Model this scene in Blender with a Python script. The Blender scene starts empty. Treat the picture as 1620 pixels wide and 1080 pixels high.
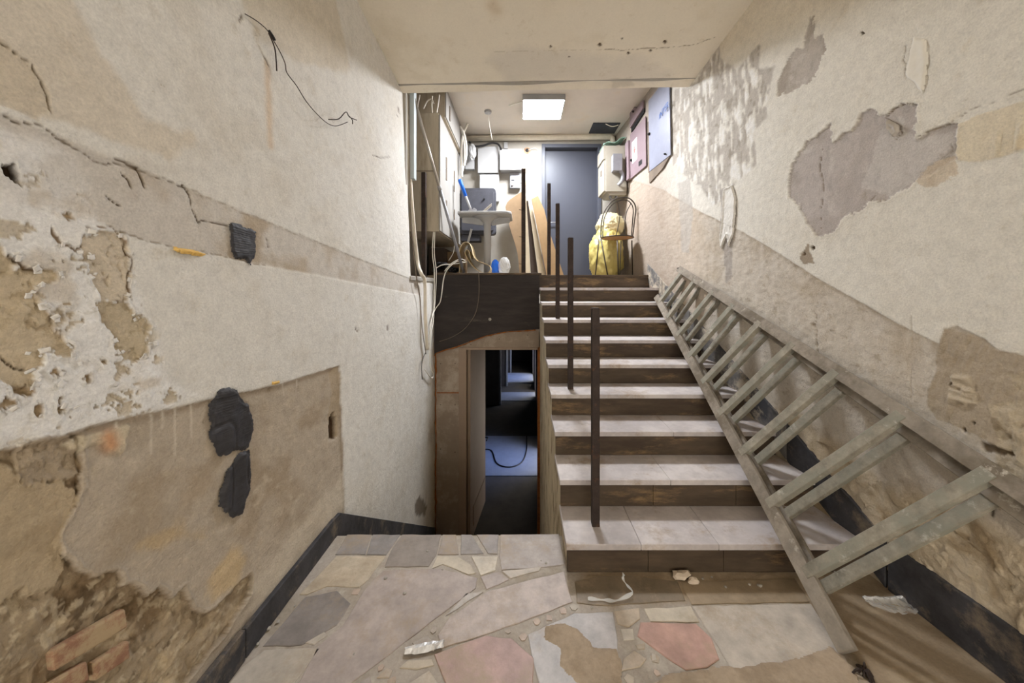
import bpy, bmesh, math, random
import numpy as np
from mathutils import Vector, Matrix

random.seed(7)
SC = bpy.context.scene
COL = SC.collection

# ------------------------------------------------------------------ camera / light / exposure
F, CX, CY, ZC = 532.0, 824.0, 455.0, 1.475       # focal length in pixels of the 1620x1080 frame, vanishing point, eye height
cam_data = bpy.data.cameras.new('camera')
cam = bpy.data.objects.new('camera', cam_data)
COL.objects.link(cam)
cam.location = (0, 0, ZC)
cam.rotation_euler = (math.pi / 2, 0, 0)
cam_data.sensor_width = 36.0
cam_data.lens = F / 1620.0 * 36.0
cam_data.shift_x = (810.0 - CX) / 1620.0
cam_data.shift_y = -(540.0 - CY) / 1620.0
cam_data.clip_start = 0.02
SC.camera = cam

world = bpy.data.worlds.new('world')
SC.world = world
world.use_nodes = True
WB = world.node_tree.nodes['Background']
WB.inputs['Color'].default_value = (1.0, 0.945, 0.865, 1)
WB.inputs['Strength'].default_value = 4.5

PANEL_POWER = 165.0          # emission of the landing ceiling light
BLUE_POWER = 18.0           # cold daylight falling into the cellar passage

SC.view_settings.view_transform = 'Standard'
SC.view_settings.look = 'None'
SC.view_settings.gamma = 1.0
SC.view_settings.use_curve_mapping = False
SC.view_settings.exposure = 0.40
SC.cycles.use_denoising = True
SC.cycles.max_bounces = 7
SC.cycles.diffuse_bounces = 4

# ------------------------------------------------------------------ helpers
def lin(c):
    c = np.asarray(c, float) / 255.0
    return np.where(c <= 0.04045, c / 12.92, ((c + 0.055) / 1.055) ** 2.4)

def P(px, py, D):
    return Vector(((px - CX) * D / F, D, ZC + (CY - py) * D / F))

def floor_pt(px, py, z=0.0):
    D = F * (ZC - z) / (py - CY)
    return Vector(((px - CX) * D / F, D, z))

def XR(D, z=1.2):
    return 1.885 - 0.052 * D - 0.015 * max(0.0, z - 1.2)

def XL(D, z=1.2):
    return -1.11 - 0.03 * max(0.0, z - 1.2)

def tag(o, label=None, cat=None, group=None, kind=None):
    if label: o['label'] = label
    if cat: o['category'] = cat
    if group: o['group'] = group
    if kind: o['kind'] = kind
    return o

def empty(name, loc, label=None, cat=None, group=None, kind=None):
    o = bpy.data.objects.new(name, None)
    COL.objects.link(o)
    o.location = loc
    o.empty_display_size = 0.1
    return tag(o, label, cat, group, kind)

def root_loc(o):
    v = Vector((0, 0, 0))
    while o is not None:
        v += o.location
        o = o.parent
    return v

def link_mesh(name, me, mat, parent=None, smooth=False, bevel=0.0, origin=None):
    o = bpy.data.objects.new(name, me)
    COL.objects.link(o)
    off = Vector((0, 0, 0))
    if parent is not None:
        o.parent = parent
        off = root_loc(parent)
    if origin is not None:
        o.location = Vector(origin) - off
        off = Vector(origin)
    if off.length > 0:
        me.transform(Matrix.Translation(-off))
    if mat is not None:
        me.materials.append(mat)
    if smooth:
        me.polygons.foreach_set('use_smooth', [True] * len(me.polygons))
    if bevel > 0:
        m = o.modifiers.new('bevel', 'BEVEL')
        m.width = bevel
        m.segments = 2
        m.limit_method = 'ANGLE'
    return o

class MB:
    """collects shapes in world coordinates; build() links them as one mesh object"""
    def __init__(self):
        self.v, self.f = [], []
    def add(self, vs, fs):
        n = len(self.v)
        self.v += [tuple(p) for p in vs]
        self.f += [tuple(i + n for i in f) for f in fs]
        return self
    def box(self, x0, x1, y0, y1, z0, z1):
        vs = [(x, y, z) for z in (z0, z1) for y in (y0, y1) for x in (x0, x1)]
        return self.add(vs, [(0, 2, 3, 1), (4, 5, 7, 6), (0, 1, 5, 4), (2, 6, 7, 3), (0, 4, 6, 2), (1, 3, 7, 5)])
    def beam(self, p0, p1, w, h, up=(0, 0, 1), w1=None):
        p0, p1 = Vector(p0), Vector(p1)
        d = (p1 - p0).normalized()
        s = d.cross(Vector(up)).normalized()
        t = s.cross(d).normalized()
        vs = []
        for p, ww in ((p0, w), (p1, w if w1 is None else w1)):
            for a, b in ((-1, -1), (1, -1), (1, 1), (-1, 1)):
                vs.append(p + s * a * ww / 2 + t * b * h / 2)
        return self.add(vs, [(3, 2, 1, 0), (4, 5, 6, 7), (0, 1, 5, 4), (1, 2, 6, 5), (2, 3, 7, 6), (3, 0, 4, 7)])
    def tube(self, pts, r, seg=8, smooth=0, cap=True):
        pts = [Vector(p) for p in pts]
        if smooth:
            pts = catmull(pts, smooth)
        n = len(pts)
        rr = r if isinstance(r, (list, tuple)) else [r] * n
        prev = None
        vs, fs = [], []
        for i, p in enumerate(pts):
            d = (pts[min(i + 1, n - 1)] - pts[max(i - 1, 0)])
            d = d.normalized() if d.length > 1e-9 else Vector((0, 0, 1))
            if prev is None:
                a = Vector((0, 0, 1)) if abs(d.z) < 0.9 else Vector((1, 0, 0))
                s = d.cross(a).normalized()
            else:
                s = prev - d * prev.dot(d)
                s = s.normalized() if s.length > 1e-6 else d.orthogonal().normalized()
            prev = s
            t = d.cross(s)
            for k in range(seg):
                a = 2 * math.pi * k / seg
                vs.append(p + (s * math.cos(a) + t * math.sin(a)) * rr[min(i, len(rr) - 1)])
        for i in range(n - 1):
            for k in range(seg):
                k2 = (k + 1) % seg
                fs.append((i * seg + k, i * seg + k2, (i + 1) * seg + k2, (i + 1) * seg + k))
        if cap:
            fs.append(tuple(range(seg - 1, -1, -1)))
            fs.append(tuple((n - 1) * seg + k for k in range(seg)))
        return self.add(vs, fs)
    def prism(self, pts, vec):
        pts = [Vector(p) for p in pts]
        vec = Vector(vec)
        nrm = Vector((0, 0, 0))
        for i in range(len(pts)):
            a, b = pts[i], pts[(i + 1) % len(pts)]
            nrm += a.cross(b)
        if nrm.dot(vec) > 0:
            pts = pts[::-1]
        n = len(pts)
        vs = pts + [p + vec for p in pts]
        fs = [tuple(range(n)), tuple(range(2 * n - 1, n - 1, -1))]
        for i in range(n):
            j = (i + 1) % n
            fs.append((j, i, i + n, j + n))
        return self.add(vs, fs)
    def lathe(self, prof, c, seg=20, axis='z'):
        c = Vector(c)
        vs, fs = [], []
        for r, h in prof:
            for k in range(seg):
                a = 2 * math.pi * k / seg
                u, w = r * math.cos(a), r * math.sin(a)
                vs.append(c + (Vector((u, w, h)) if axis == 'z' else Vector((u, h, w)) if axis == 'y' else Vector((h, u, w))))
        n = len(prof)
        for i in range(n - 1):
            for k in range(seg):
                k2 = (k + 1) % seg
                fs.append((i * seg + k, i * seg + k2, (i + 1) * seg + k2, (i + 1) * seg + k))
        fs.append(tuple(range(seg - 1, -1, -1)))
        fs.append(tuple((n - 1) * seg + k for k in range(seg)))
        return self.add(vs, fs)
    def ribbon(self, prof, th, y0, y1):
        """a bent sheet: profile of (x, z) points, thickness th, running from depth y0 to y1"""
        pr = catmull([Vector((a, 0, b)) for a, b in prof], 5)
        L, R = [], []
        for i, p in enumerate(pr):
            d = (pr[min(i + 1, len(pr) - 1)] - pr[max(i - 1, 0)]).normalized()
            n = Vector((-d.z, 0, d.x))
            L.append(p + n * th / 2); R.append(p - n * th / 2)
        m = len(pr)
        vs = []
        for y in (y0, y1):
            vs += [(p.x, y, p.z) for p in L] + [(p.x, y, p.z) for p in R]
        fs = []
        b = 2 * m
        for i in range(m - 1):
            fs += [(i, i + 1, m + i + 1, m + i), (b + i, b + m + i, b + m + i + 1, b + i + 1),
                   (i, b + i, b + i + 1, i + 1), (m + i, m + i + 1, b + m + i + 1, b + m + i)]
        fs += [(0, m, b + m, b), (m - 1, b + m - 1, b + 2 * m - 1, 2 * m - 1)]
        return self.add(vs, fs)
    def build(self, name, mat, parent=None, smooth=False, bevel=0.0, origin=None):
        me = bpy.data.meshes.new(name)
        me.from_pydata(self.v, [], self.f)
        bm = bmesh.new(); bm.from_mesh(me)
        bmesh.ops.recalc_face_normals(bm, faces=bm.faces)
        bm.to_mesh(me); bm.free()
        return link_mesh(name, me, mat, parent, smooth, bevel, origin)

def catmull(pts, k):
    out = []
    n = len(pts)
    for i in range(n - 1):
        p0, p1, p2, p3 = pts[max(i - 1, 0)], pts[i], pts[i + 1], pts[min(i + 2, n - 1)]
        for j in range(k):
            t = j / k
            out.append(0.5 * ((2 * p1) + (p2 - p0) * t + (2 * p0 - 5 * p1 + 4 * p2 - p3) * t * t + (3 * p1 - p0 - 3 * p2 + p3) * t ** 3))
    out.append(pts[-1])
    return out

# ---- numpy noise
def vnoise(x, y, seed=0):
    xi, yi = np.floor(x).astype(np.int64), np.floor(y).astype(np.int64)
    fx, fy = x - xi, y - yi
    fx, fy = fx * fx * (3 - 2 * fx), fy * fy * (3 - 2 * fy)
    def h(a, b):
        n = (a * 374761393 + b * 668265263 + seed * 974711) & 0x7fffffff
        n = ((n ^ (n >> 13)) * 1274126177) & 0x7fffffff
        n = n ^ (n >> 16)
        return (n & 0xffff) / 65535.0
    a = h(xi, yi) * (1 - fx) + h(xi + 1, yi) * fx
    b = h(xi, yi + 1) * (1 - fx) + h(xi + 1, yi + 1) * fx
    return (a * (1 - fy) + b * fy) * 2 - 1

def fbm(x, y, f, octv=4, seed=0, g=0.5):
    s, a, t = 0, 1.0, 0
    for o in range(octv):
        s = s + a * vnoise(x * f, y * f, seed + o * 17)
        t += a; a *= g; f *= 2.03
    return s / t

def sstep(a, b, x):
    t = np.clip((x - a) / (b - a), 0, 1)
    return t * t * (3 - 2 * t)

class Surf:
    """a wall, ceiling or floor face as a fine grid: colour by vertex, relief by real displacement"""
    def __init__(self, us, vs, to_uv):
        self.us, self.vs = us, vs
        self.U, self.V = np.meshgrid(us, vs)
        self.to_uv = to_uv
        self.col = np.zeros(self.U.shape + (3,))
        self.h = np.zeros(self.U.shape)
    def sd(self, px, amp=0.012, f=14, octv=5, seed=1, uv=False, g=0.62):
        q = np.array(px if uv else [self.to_uv(*p) for p in px], float)
        out = np.full(self.U.shape, -0.3)
        lo, hi = q.min(0) - 0.2, q.max(0) + 0.2
        i0, i1 = np.searchsorted(self.us, [lo[0], hi[0]])
        j0, j1 = np.searchsorted(self.vs, [lo[1], hi[1]])
        if i1 <= i0 or j1 <= j0:
            return out
        u, v = self.U[j0:j1, i0:i1], self.V[j0:j1, i0:i1]
        d2 = np.full(u.shape, 9.0)
        ins = np.zeros(u.shape, bool)
        n = len(q)
        for k in range(n):
            a, b = q[k], q[(k + 1) % n]
            e = b - a
            wu, wv = u - a[0], v - a[1]
            t = np.clip((wu * e[0] + wv * e[1]) / max(e @ e, 1e-12), 0, 1)
            d2 = np.minimum(d2, (wu - e[0] * t) ** 2 + (wv - e[1] * t) ** 2)
            c = ((a[1] <= v) & (b[1] > v)) | ((b[1] <= v) & (a[1] > v))
            xx = a[0] + (v - a[1]) / (e[1] if abs(e[1]) > 1e-12 else 1e-12) * e[0]
            ins ^= c & (u < xx)
        s = np.where(ins, 1, -1) * np.sqrt(d2)
        if amp:
            s = s + amp * fbm(u, v, f, max(octv, 5), seed, g)
        out[j0:j1, i0:i1] = s
        return out
    def line(self, px, amp=0.006, f=20, seed=3):
        q = np.array([self.to_uv(*p) for p in px], float)
        u = self.U + amp * fbm(self.U, self.V, f, 3, seed)
        v = self.V + amp * fbm(self.U, self.V, f, 3, seed + 5)
        d2 = np.full(u.shape, 9.0)
        for k in range(len(q) - 1):
            a, b = q[k], q[k + 1]
            e = b - a
            t = np.clip(((u - a[0]) * e[0] + (v - a[1]) * e[1]) / max(e @ e, 1e-12), 0, 1)
            d2 = np.minimum(d2, (u - a[0] - e[0] * t) ** 2 + (v - a[1] - e[1] * t) ** 2)
        return np.sqrt(d2)
    def paint(self, m, c, alpha=1.0):
        m = (np.asarray(m) * alpha)[..., None]
        self.col = self.col * (1 - m) + lin(c) * m
    def crack(self, px, w=0.004, depth=0.004, c=(96, 80, 64), alpha=0.9, amp=0.008, seed=3):
        w = max(0.0018, w * 0.6)
        m = 1 - sstep(w * 0.4, w * 1.5, self.line(px, amp * 1.5, 24, seed) + w * 0.45 * fbm(self.U, self.V, 30, 3, seed + 2))
        self.paint(m, c, alpha)
        self.h -= m * depth
    def mesh(self, name, mat, to_xyz, keep=None, flip=False, parent=None):
        X, Y, Z = to_xyz(self.U, self.V, self.h)
        nv, nu = self.U.shape
        me = bpy.data.meshes.new(name)
        co = np.stack([X, Y, Z], -1).reshape(-1, 3).astype(np.float32)
        idx = np.arange(nv * nu).reshape(nv, nu)
        q = np.stack([idx[:-1, :-1], idx[:-1, 1:], idx[1:, 1:], idx[1:, :-1]], -1)
        if keep is not None:
            k = keep(0.25 * (self.U[:-1, :-1] + self.U[1:, :-1] + self.U[:-1, 1:] + self.U[1:, 1:]),
                     0.25 * (self.V[:-1, :-1] + self.V[1:, :-1] + self.V[:-1, 1:] + self.V[1:, 1:]))
            q = q[k]
        q = q.reshape(-1, 4)
        if flip:
            q = q[:, ::-1]
        used = np.unique(q)
        remap = np.zeros(nv * nu, np.int64); remap[used] = np.arange(len(used))
        q = remap[q]
        co = co[used]
        me.vertices.add(len(co)); me.vertices.foreach_set('co', co.ravel())
        me.loops.add(q.size); me.loops.foreach_set('vertex_index', q.ravel().astype(np.int32))
        me.polygons.add(len(q))
        me.polygons.foreach_set('loop_start', np.arange(0, q.size, 4, dtype=np.int32))
        me.polygons.foreach_set('use_smooth', np.ones(len(q), bool))
        me.update(calc_edges=True)
        at = me.attributes.new('col', 'FLOAT_COLOR', 'POINT')
        c = np.concatenate([self.col.reshape(-1, 3)[used], np.ones((len(co), 1))], 1)
        at.data.foreach_set('color', c.ravel().astype(np.float32))
        return link_mesh(name, me, mat, parent)

# ---- materials
def new_mat(name):
    m = bpy.data.materials.new(name)
    m.use_nodes = True
    nt = m.node_tree
    b = nt.nodes['Principled BSDF']
    return m, nt, b

def N(nt, kind, **kw):
    n = nt.nodes.new(kind)
    for k, v in kw.items():
        if k in n.inputs.keys():
            n.inputs[k].default_value = v
        else:
            setattr(n, k, v)
    return n

def mixrgb(nt, blend, fac, a, b):
    n = nt.nodes.new('ShaderNodeMix')
    n.data_type = 'RGBA'; n.blend_type = blend
    for sock, val in ((n.inputs[0], fac), (n.inputs[6], a), (n.inputs[7], b)):
        if hasattr(val, 'is_linked') or hasattr(val, 'links'):
            nt.links.new(val, sock)
        else:
            sock.default_value = val
    return n.outputs[2]

def ramp(nt, src, stops):
    r = nt.nodes.new('ShaderNodeValToRGB')
    el = r.color_ramp.elements
    while len(el) < len(stops):
        el.new(0.5)
    for e, (p, c) in zip(el, stops):
        e.position = p
        e.color = c if len(c) == 4 else tuple(c) + (1,)
    nt.links.new(src, r.inputs[0])
    return r.outputs[0]

def g(v):
    return (v, v, v, 1)

def mat(name, c, rough=0.7, metal=0.0, var=0.15, scale=8.0, bump=0.1, bscale=60.0, c2=None, stretch=(1, 1, 1), spec=0.3,
        coords='Object', dirt=None, dscale=3.0, dlo=0.5, dhi=0.65, objcol=False):
    m, nt, b = new_mat(name)
    tc = N(nt, 'ShaderNodeTexCoord')
    mp = N(nt, 'ShaderNodeMapping'); mp.inputs['Scale'].default_value = stretch
    nt.links.new(tc.outputs[coords], mp.inputs['Vector'])
    vec = mp.outputs[0]
    n1 = N(nt, 'ShaderNodeTexNoise', Scale=scale, Detail=11.0, Roughness=0.7)
    nt.links.new(vec, n1.inputs['Vector'])
    base = tuple(lin(c)) + (1,)
    if objcol:
        oi = N(nt, 'ShaderNodeObjectInfo')
        base = oi.outputs['Color']
        add = N(nt, 'ShaderNodeVectorMath', operation='ADD')
        mul = N(nt, 'ShaderNodeMath', operation='MULTIPLY'); mul.inputs[1].default_value = 37.0
        nt.links.new(oi.outputs['Random'], mul.inputs[0])
        nt.links.new(vec, add.inputs[0]); nt.links.new(mul.outputs[0], add.inputs[1])
        nt.links.new(add.outputs[0], n1.inputs['Vector'])
        vec = add.outputs[0]
    out = mixrgb(nt, 'MULTIPLY', 1.0, base, ramp(nt, n1.outputs[0], [(0.3, g(1 - var)), (0.7, g(1 + var * 0.4))]))
    if c2 is not None:
        n3 = N(nt, 'ShaderNodeTexNoise', Scale=scale * 0.45, Detail=5.0, Roughness=0.7)
        nt.links.new(vec, n3.inputs['Vector'])
        f = ramp(nt, n3.outputs[0], [(0.47, g(0)), (0.62, g(1))])
        out = mixrgb(nt, 'MIX', f, out, tuple(lin(c2)) + (1,))
    if dirt is not None:
        n4 = N(nt, 'ShaderNodeTexNoise', Scale=dscale, Detail=8.0, Roughness=0.75)
        nt.links.new(vec, n4.inputs['Vector'])
        f = ramp(nt, n4.outputs[0], [(dlo, g(0)), (dhi, g(1))])
        out = mixrgb(nt, 'MIX', f, out, tuple(lin(dirt)) + (1,))
    nt.links.new(out, b.inputs['Base Color'])
    b.inputs['Roughness'].default_value = rough
    b.inputs['Metallic'].default_value = metal
    b.inputs['Specular IOR Level'].default_value = spec
    if bump > 0:
        n2 = N(nt, 'ShaderNodeTexNoise', Scale=bscale, Detail=4.0, Roughness=0.6)
        nt.links.new(vec, n2.inputs['Vector'])
        bp = N(nt, 'ShaderNodeBump', Strength=bump, Distance=0.004)
        nt.links.new(n2.outputs[0], bp.inputs['Height'])
        nt.links.new(bp.outputs[0], b.inputs['Normal'])
    return m

def surf_mat(name, bump=0.35, fine=90.0, coarse=14.0, grain=0.10, rough=0.9):
    m, nt, b = new_mat(name)
    at = N(nt, 'ShaderNodeAttribute', attribute_name='col')
    tc = N(nt, 'ShaderNodeTexCoord')
    n1 = N(nt, 'ShaderNodeTexNoise', Scale=fine, Detail=6.0, Roughness=0.7)
    n2 = N(nt, 'ShaderNodeTexNoise', Scale=coarse, Detail=10.0, Roughness=0.68)
    for n in (n1, n2):
        nt.links.new(tc.outputs['Object'], n.inputs['Vector'])
    c = mixrgb(nt, 'MULTIPLY', 1.0, at.outputs['Color'], ramp(nt, n1.outputs[0], [(0.3, g(1 - grain)), (0.65, g(1 + grain * 0.3))]))
    c = mixrgb(nt, 'MULTIPLY', 1.0, c, ramp(nt, n2.outputs[0], [(0.3, g(1 - grain * 0.8)), (0.6, g(1.0))]))
    n3 = N(nt, 'ShaderNodeTexNoise', Scale=38.0, Detail=7.0, Roughness=0.72)
    n4 = N(nt, 'ShaderNodeTexNoise', Scale=9.0, Detail=9.0, Roughness=0.74)
    for n in (n3, n4):
        nt.links.new(tc.outputs['Object'], n.inputs['Vector'])
    c = mixrgb(nt, 'MULTIPLY', 1.0, c, ramp(nt, n3.outputs[0], [(0.66, g(1.0)), (0.73, (0.74, 0.68, 0.60, 1))]))
    c = mixrgb(nt, 'MULTIPLY', 1.0, c, ramp(nt, n4.outputs[0], [(0.58, g(1.0)), (0.74, (0.84, 0.80, 0.73, 1))]))
    nt.links.new(c, b.inputs['Base Color'])
    b.inputs['Roughness'].default_value = rough
    b.inputs['Specular IOR Level'].default_value = 0.2
    ad = N(nt, 'ShaderNodeMath', operation='MULTIPLY_ADD'); ad.inputs[1].default_value = 2.0
    nt.links.new(n2.outputs[0], ad.inputs[0]); nt.links.new(n1.outputs[0], ad.inputs[2])
    bp = N(nt, 'ShaderNodeBump', Strength=bump, Distance=0.004)
    nt.links.new(ad.outputs[0], bp.inputs['Height'])
    nt.links.new(bp.outputs[0], b.inputs['Normal'])
    return m

def emit_mat(name, c, s):
    m, nt, b = new_mat(name)
    b.inputs['Base Color'].default_value = tuple(lin(c)) + (1,)
    b.inputs['Emission Color'].default_value = tuple(lin(c)) + (1,)
    b.inputs['Emission Strength'].default_value = s
    return m

M = {}
M['wall'] = surf_mat('aged_plaster', 0.7, 130, 22, 0.17)
M['soffit'] = surf_mat('ceiling_paint', 0.15, 70, 6, 0.05)
M['mortar'] = surf_mat('floor_mortar', 0.4, 70, 12, 0.16)
M['plain_plaster'] = mat('plain_plaster', (162, 156, 146), 0.9, var=0.12, scale=3, bump=0.2, dirt=(146, 132, 114), dscale=2.2, dlo=0.55, dhi=0.8)
M['concrete'] = mat('bare_concrete', (150, 136, 116), 0.95, var=0.3, scale=5, bump=0.5, bscale=30)
M['stringer'] = mat('stringer_plaster', (212, 198, 170), 0.95, var=0.3, scale=7, bump=0.9, bscale=22, stretch=(1, 1, 0.35), dirt=(120, 102, 76), dscale=9, dlo=0.5, dhi=0.62)
M['tread'] = mat('tread_marble', (186, 178, 176), 0.5, var=0.2, scale=5, bump=0.08, c2=(206, 198, 194), dirt=(150, 128, 100), dscale=3.2, dlo=0.52, dhi=0.72)
M['riser'] = mat('riser_stone', (84, 70, 55), 0.7, var=0.45, scale=6, bump=0.15, stretch=(0.5, 1, 2.2), c2=(66, 53, 42), dirt=(150, 122, 84), dscale=3.4, dlo=0.55, dhi=0.74)
M['skirt'] = mat('black_skirting', (66, 65, 68), 0.7, var=0.55, scale=9, bump=0.7, bscale=30, dirt=(132, 118, 100), dscale=5, dlo=0.53, dhi=0.72)
M['skirt_worn'] = mat('worn_skirting', (120, 116, 112), 0.8, var=0.4, scale=5, bump=0.4, bscale=25, c2=(66, 66, 70), dirt=(176, 164, 146), dscale=4, dlo=0.5, dhi=0.6)
M['parapet'] = mat('dark_brown_paint', (60, 53, 50), 0.75, var=0.5, scale=4, bump=0.5, bscale=14, stretch=(0.45, 1, 2.4), c2=(44, 39, 37), dirt=(100, 88, 80), dscale=6, dlo=0.62, dhi=0.78)
M['stone'] = mat('floor_stone', (150, 140, 135), 0.5, var=0.34, scale=9, bump=0.2, bscale=90, objcol=True, dirt=(160, 142, 118), dscale=3.2, dlo=0.5, dhi=0.7)
M['steel'] = mat('rusty_steel', (62, 51, 46), 0.65, 0.3, var=0.5, scale=16, bump=0.3, dirt=(112, 74, 52), dscale=9, dlo=0.55, dhi=0.7)
M['wood'] = mat('weathered_green_wood', (152, 145, 130), 0.85, var=0.5, scale=14, bump=0.5, bscale=50, c2=(136, 134, 121), dirt=(190, 184, 172), dscale=10, dlo=0.58, dhi=0.7)
M['wood_rail'] = mat('weathered_grey_wood', (150, 140, 127), 0.85, var=0.4, scale=9, bump=0.5, bscale=50, c2=(112, 102, 88), dirt=(196, 188, 174), dscale=12, dlo=0.6, dhi=0.7)
M['foam'] = mat('orange_foam', (158, 96, 48), 0.95, var=0.5, scale=30, bump=1.0, bscale=60)
M['board'] = mat('plasterboard', (150, 134, 118), 0.9, var=0.18, scale=4, bump=0.06, dirt=(172, 158, 142), dscale=2, dlo=0.5, dhi=0.62)
M['door_beige'] = mat('beige_door', (150, 130, 112), 0.7, var=0.12, scale=3, bump=0.05)
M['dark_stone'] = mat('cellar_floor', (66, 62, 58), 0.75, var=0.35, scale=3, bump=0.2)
M['pale_frame_strip'] = mat('pale_frame_and_daylight_strip', (118, 122, 130), 0.85, var=0.2, scale=3, bump=0.2)  # pale door frames, and floor strips imitating bands of daylight
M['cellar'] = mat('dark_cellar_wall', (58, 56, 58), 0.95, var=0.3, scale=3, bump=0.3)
M['door'] = mat('grey_door', (64, 66, 75), 0.42, var=0.05, scale=3, bump=0.0, spec=0.4)
M['door_frame'] = mat('grey_door_frame', (76, 78, 87), 0.45, var=0.06, scale=3, bump=0.0)
M['white_box'] = mat('white_plastic', (164, 163, 162), 0.5, var=0.05, scale=3, bump=0.0)
M['cream_metal'] = mat('cream_metal', (162, 155, 141), 0.5, var=0.12, scale=4, bump=0.05, dirt=(178, 160, 134), dscale=5, dlo=0.58, dhi=0.78)
M['cab_side'] = mat('cabinet_side', (186, 174, 154), 0.6, var=0.2, scale=5, bump=0.05, stretch=(3, 1, 0.4), dirt=(150, 134, 112), dscale=3, dlo=0.52, dhi=0.7)
M['cab_door'] = mat('cabinet_door', (154, 150, 144), 0.6, var=0.12, scale=6, bump=0.05, stretch=(1, 3, 0.4))
M['slot'] = mat('dark_slot', (120, 106, 92), 0.8, var=0.3)
M['grey_metal'] = mat('grey_metal', (152, 152, 156), 0.4, 0.4, var=0.15, bump=0.05)
M['pole'] = mat('scuffed_pole', (176, 168, 156), 0.4, 0.4, var=0.3, scale=6, bump=0.05)
M['pvc'] = mat('ivory_pvc', (226, 216, 198), 0.55, var=0.15, scale=6, bump=0.03)
M['wire'] = mat('white_wire', (232, 226, 214), 0.5, var=0.1, bump=0)
M['black_wire'] = mat('black_wire', (36, 34, 34), 0.6, var=0.2, bump=0)
M['black_case'] = mat('charcoal_plastic', (66, 66, 72), 0.55, var=0.25, scale=8, bump=0.05, dirt=(104, 104, 108), dscale=8, dlo=0.6, dhi=0.75)
M['chipboard'] = mat('chipboard', (146, 118, 84), 0.85, var=0.15, scale=10, bump=0.1)
M['chip_brown'] = mat('brown_board', (126, 103, 77), 0.85, var=0.18, scale=6, bump=0.1)
M['chip_pale'] = mat('pale_board', (190, 174, 148), 0.85, var=0.15, scale=6, bump=0.1)
M['dark_board'] = mat('dark_board', (70, 58, 50), 0.85, var=0.3, scale=6, bump=0.1)
M['linoleum'] = mat('linoleum', (206, 182, 138), 0.75, var=0.15, scale=5, bump=0.05, c2=(226, 212, 184))
M['blue'] = mat('blue_plastic', (24, 92, 190), 0.4, var=0.1, bump=0)
M['bag_yellow'] = mat('yellow_bag', (190, 174, 104), 0.38, var=0.14, scale=8, bump=0.7, bscale=14, spec=0.5)
M['bag_clear'] = mat('pale_film', (206, 196, 156), 0.25, var=0.12, scale=10, bump=0.8, bscale=18, spec=0.6)
M['wrought'] = mat('chair_wire', (74, 68, 62), 0.5, 0.6, var=0.3, scale=12, bump=0)
M['seat'] = mat('tan_seat', (196, 150, 110), 0.7, var=0.2, scale=8, bump=0.1)
M['pink_metal'] = mat('mauve_metal', (138, 120, 124), 0.5, 0.15, var=0.14, scale=5, bump=0.05)
M['blue_metal'] = mat('bluegrey_metal', (138, 140, 154), 0.45, 0.2, var=0.14, scale=5, bump=0.05)
M['label_white'] = mat('label_paper', (210, 200, 194), 0.7, var=0.05, bump=0)
M['red'] = mat('red_print', (196, 74, 66), 0.7, var=0.05, bump=0)
M['ink'] = mat('blue_ink', (82, 112, 176), 0.7, var=0.1, bump=0)
M['black'] = mat('black_rubber', (28, 27, 27), 0.7, var=0.2, bump=0)
M['green_cloth'] = mat('green_cloth', (160, 196, 180), 0.9, var=0.2, scale=10, bump=0.3)
M['tar'] = mat('black_bitumen', (62, 61, 64), 0.55, var=0.3, scale=10, bump=0.5, bscale=60, stretch=(1, 0.5, 4), dirt=(96, 96, 98), dscale=14, dlo=0.66, dhi=0.8)
M['tape'] = mat('yellow_foam_strip', (230, 190, 110), 0.8, var=0.2, scale=20, bump=0.4)
M['paper'] = mat('crumpled_paper', (206, 190, 170), 0.8, var=0.15, scale=12, bump=0.3)
M['silver'] = mat('silver_wrapper', (214, 212, 210), 0.35, 0.2, var=0.3, scale=40, bump=0.3, dirt=(120, 136, 160), dscale=30, dlo=0.55, dhi=0.66)
M['mud'] = mat('dried_mud', (164, 144, 122), 0.95, var=0.25, scale=9, bump=0.6, bscale=60)
M['brick'] = mat('old_brick', (158, 118, 94), 0.95, var=0.3, scale=12, bump=0.6, bscale=50, dirt=(172, 150, 118), dscale=12, dlo=0.44, dhi=0.56)
M['flap'] = mat('loose_paint', (226, 222, 214), 0.8, var=0.12, scale=10, bump=0.2)
M['limewash_flake'] = mat('limewash_flake', (226, 222, 216), 0.9, var=0.15, scale=30, bump=0.2)
M['light'] = emit_mat('lit_diffuser', (244, 248, 255), PANEL_POWER)

def clear_film(name):
    m, nt, b = new_mat(name)
    b.inputs['Base Color'].default_value = (0.9, 0.9, 0.88, 1)
    b.inputs['Roughness'].default_value = 0.15
    b.inputs['Alpha'].default_value = 0.32
    b.inputs['Specular IOR Level'].default_value = 0.9
    return m
M['film'] = clear_film('clear_film')

# ------------------------------------------------------------------ main measures (metres)
STEP_D, STEP_R, D0, Z0 = 0.29, 0.165, 1.73, 0.155
XS = 0.245                                  # open side of the stairs
LAND_D, LAND_Z = 4.34, Z0 + 9 * STEP_R     # landing edge and level (1.64)
BACK_D, CEIL_Z = 5.55, 3.97
EDGE_D = 2.0                                # where the cellar stairs start
DOOR_D, CELLAR_Z = 4.33, -1.86
SOF_D = 3.35                                # rear edge of the lower ceiling
RECESS_X = -1.46

def zsof(D, x=0.0):
    return 3.44 + 0.022 * x + 0.14 * (SOF_D - max(D, 0.0))

# ------------------------------------------------------------------ left wall
def uv_left(px, py):
    z = 1.5
    for _ in range(4):
        D = -XL(0, z) * F / max(CX - px, 20)
        z = ZC + (CY - py) * D / F
    return D, z

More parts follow.
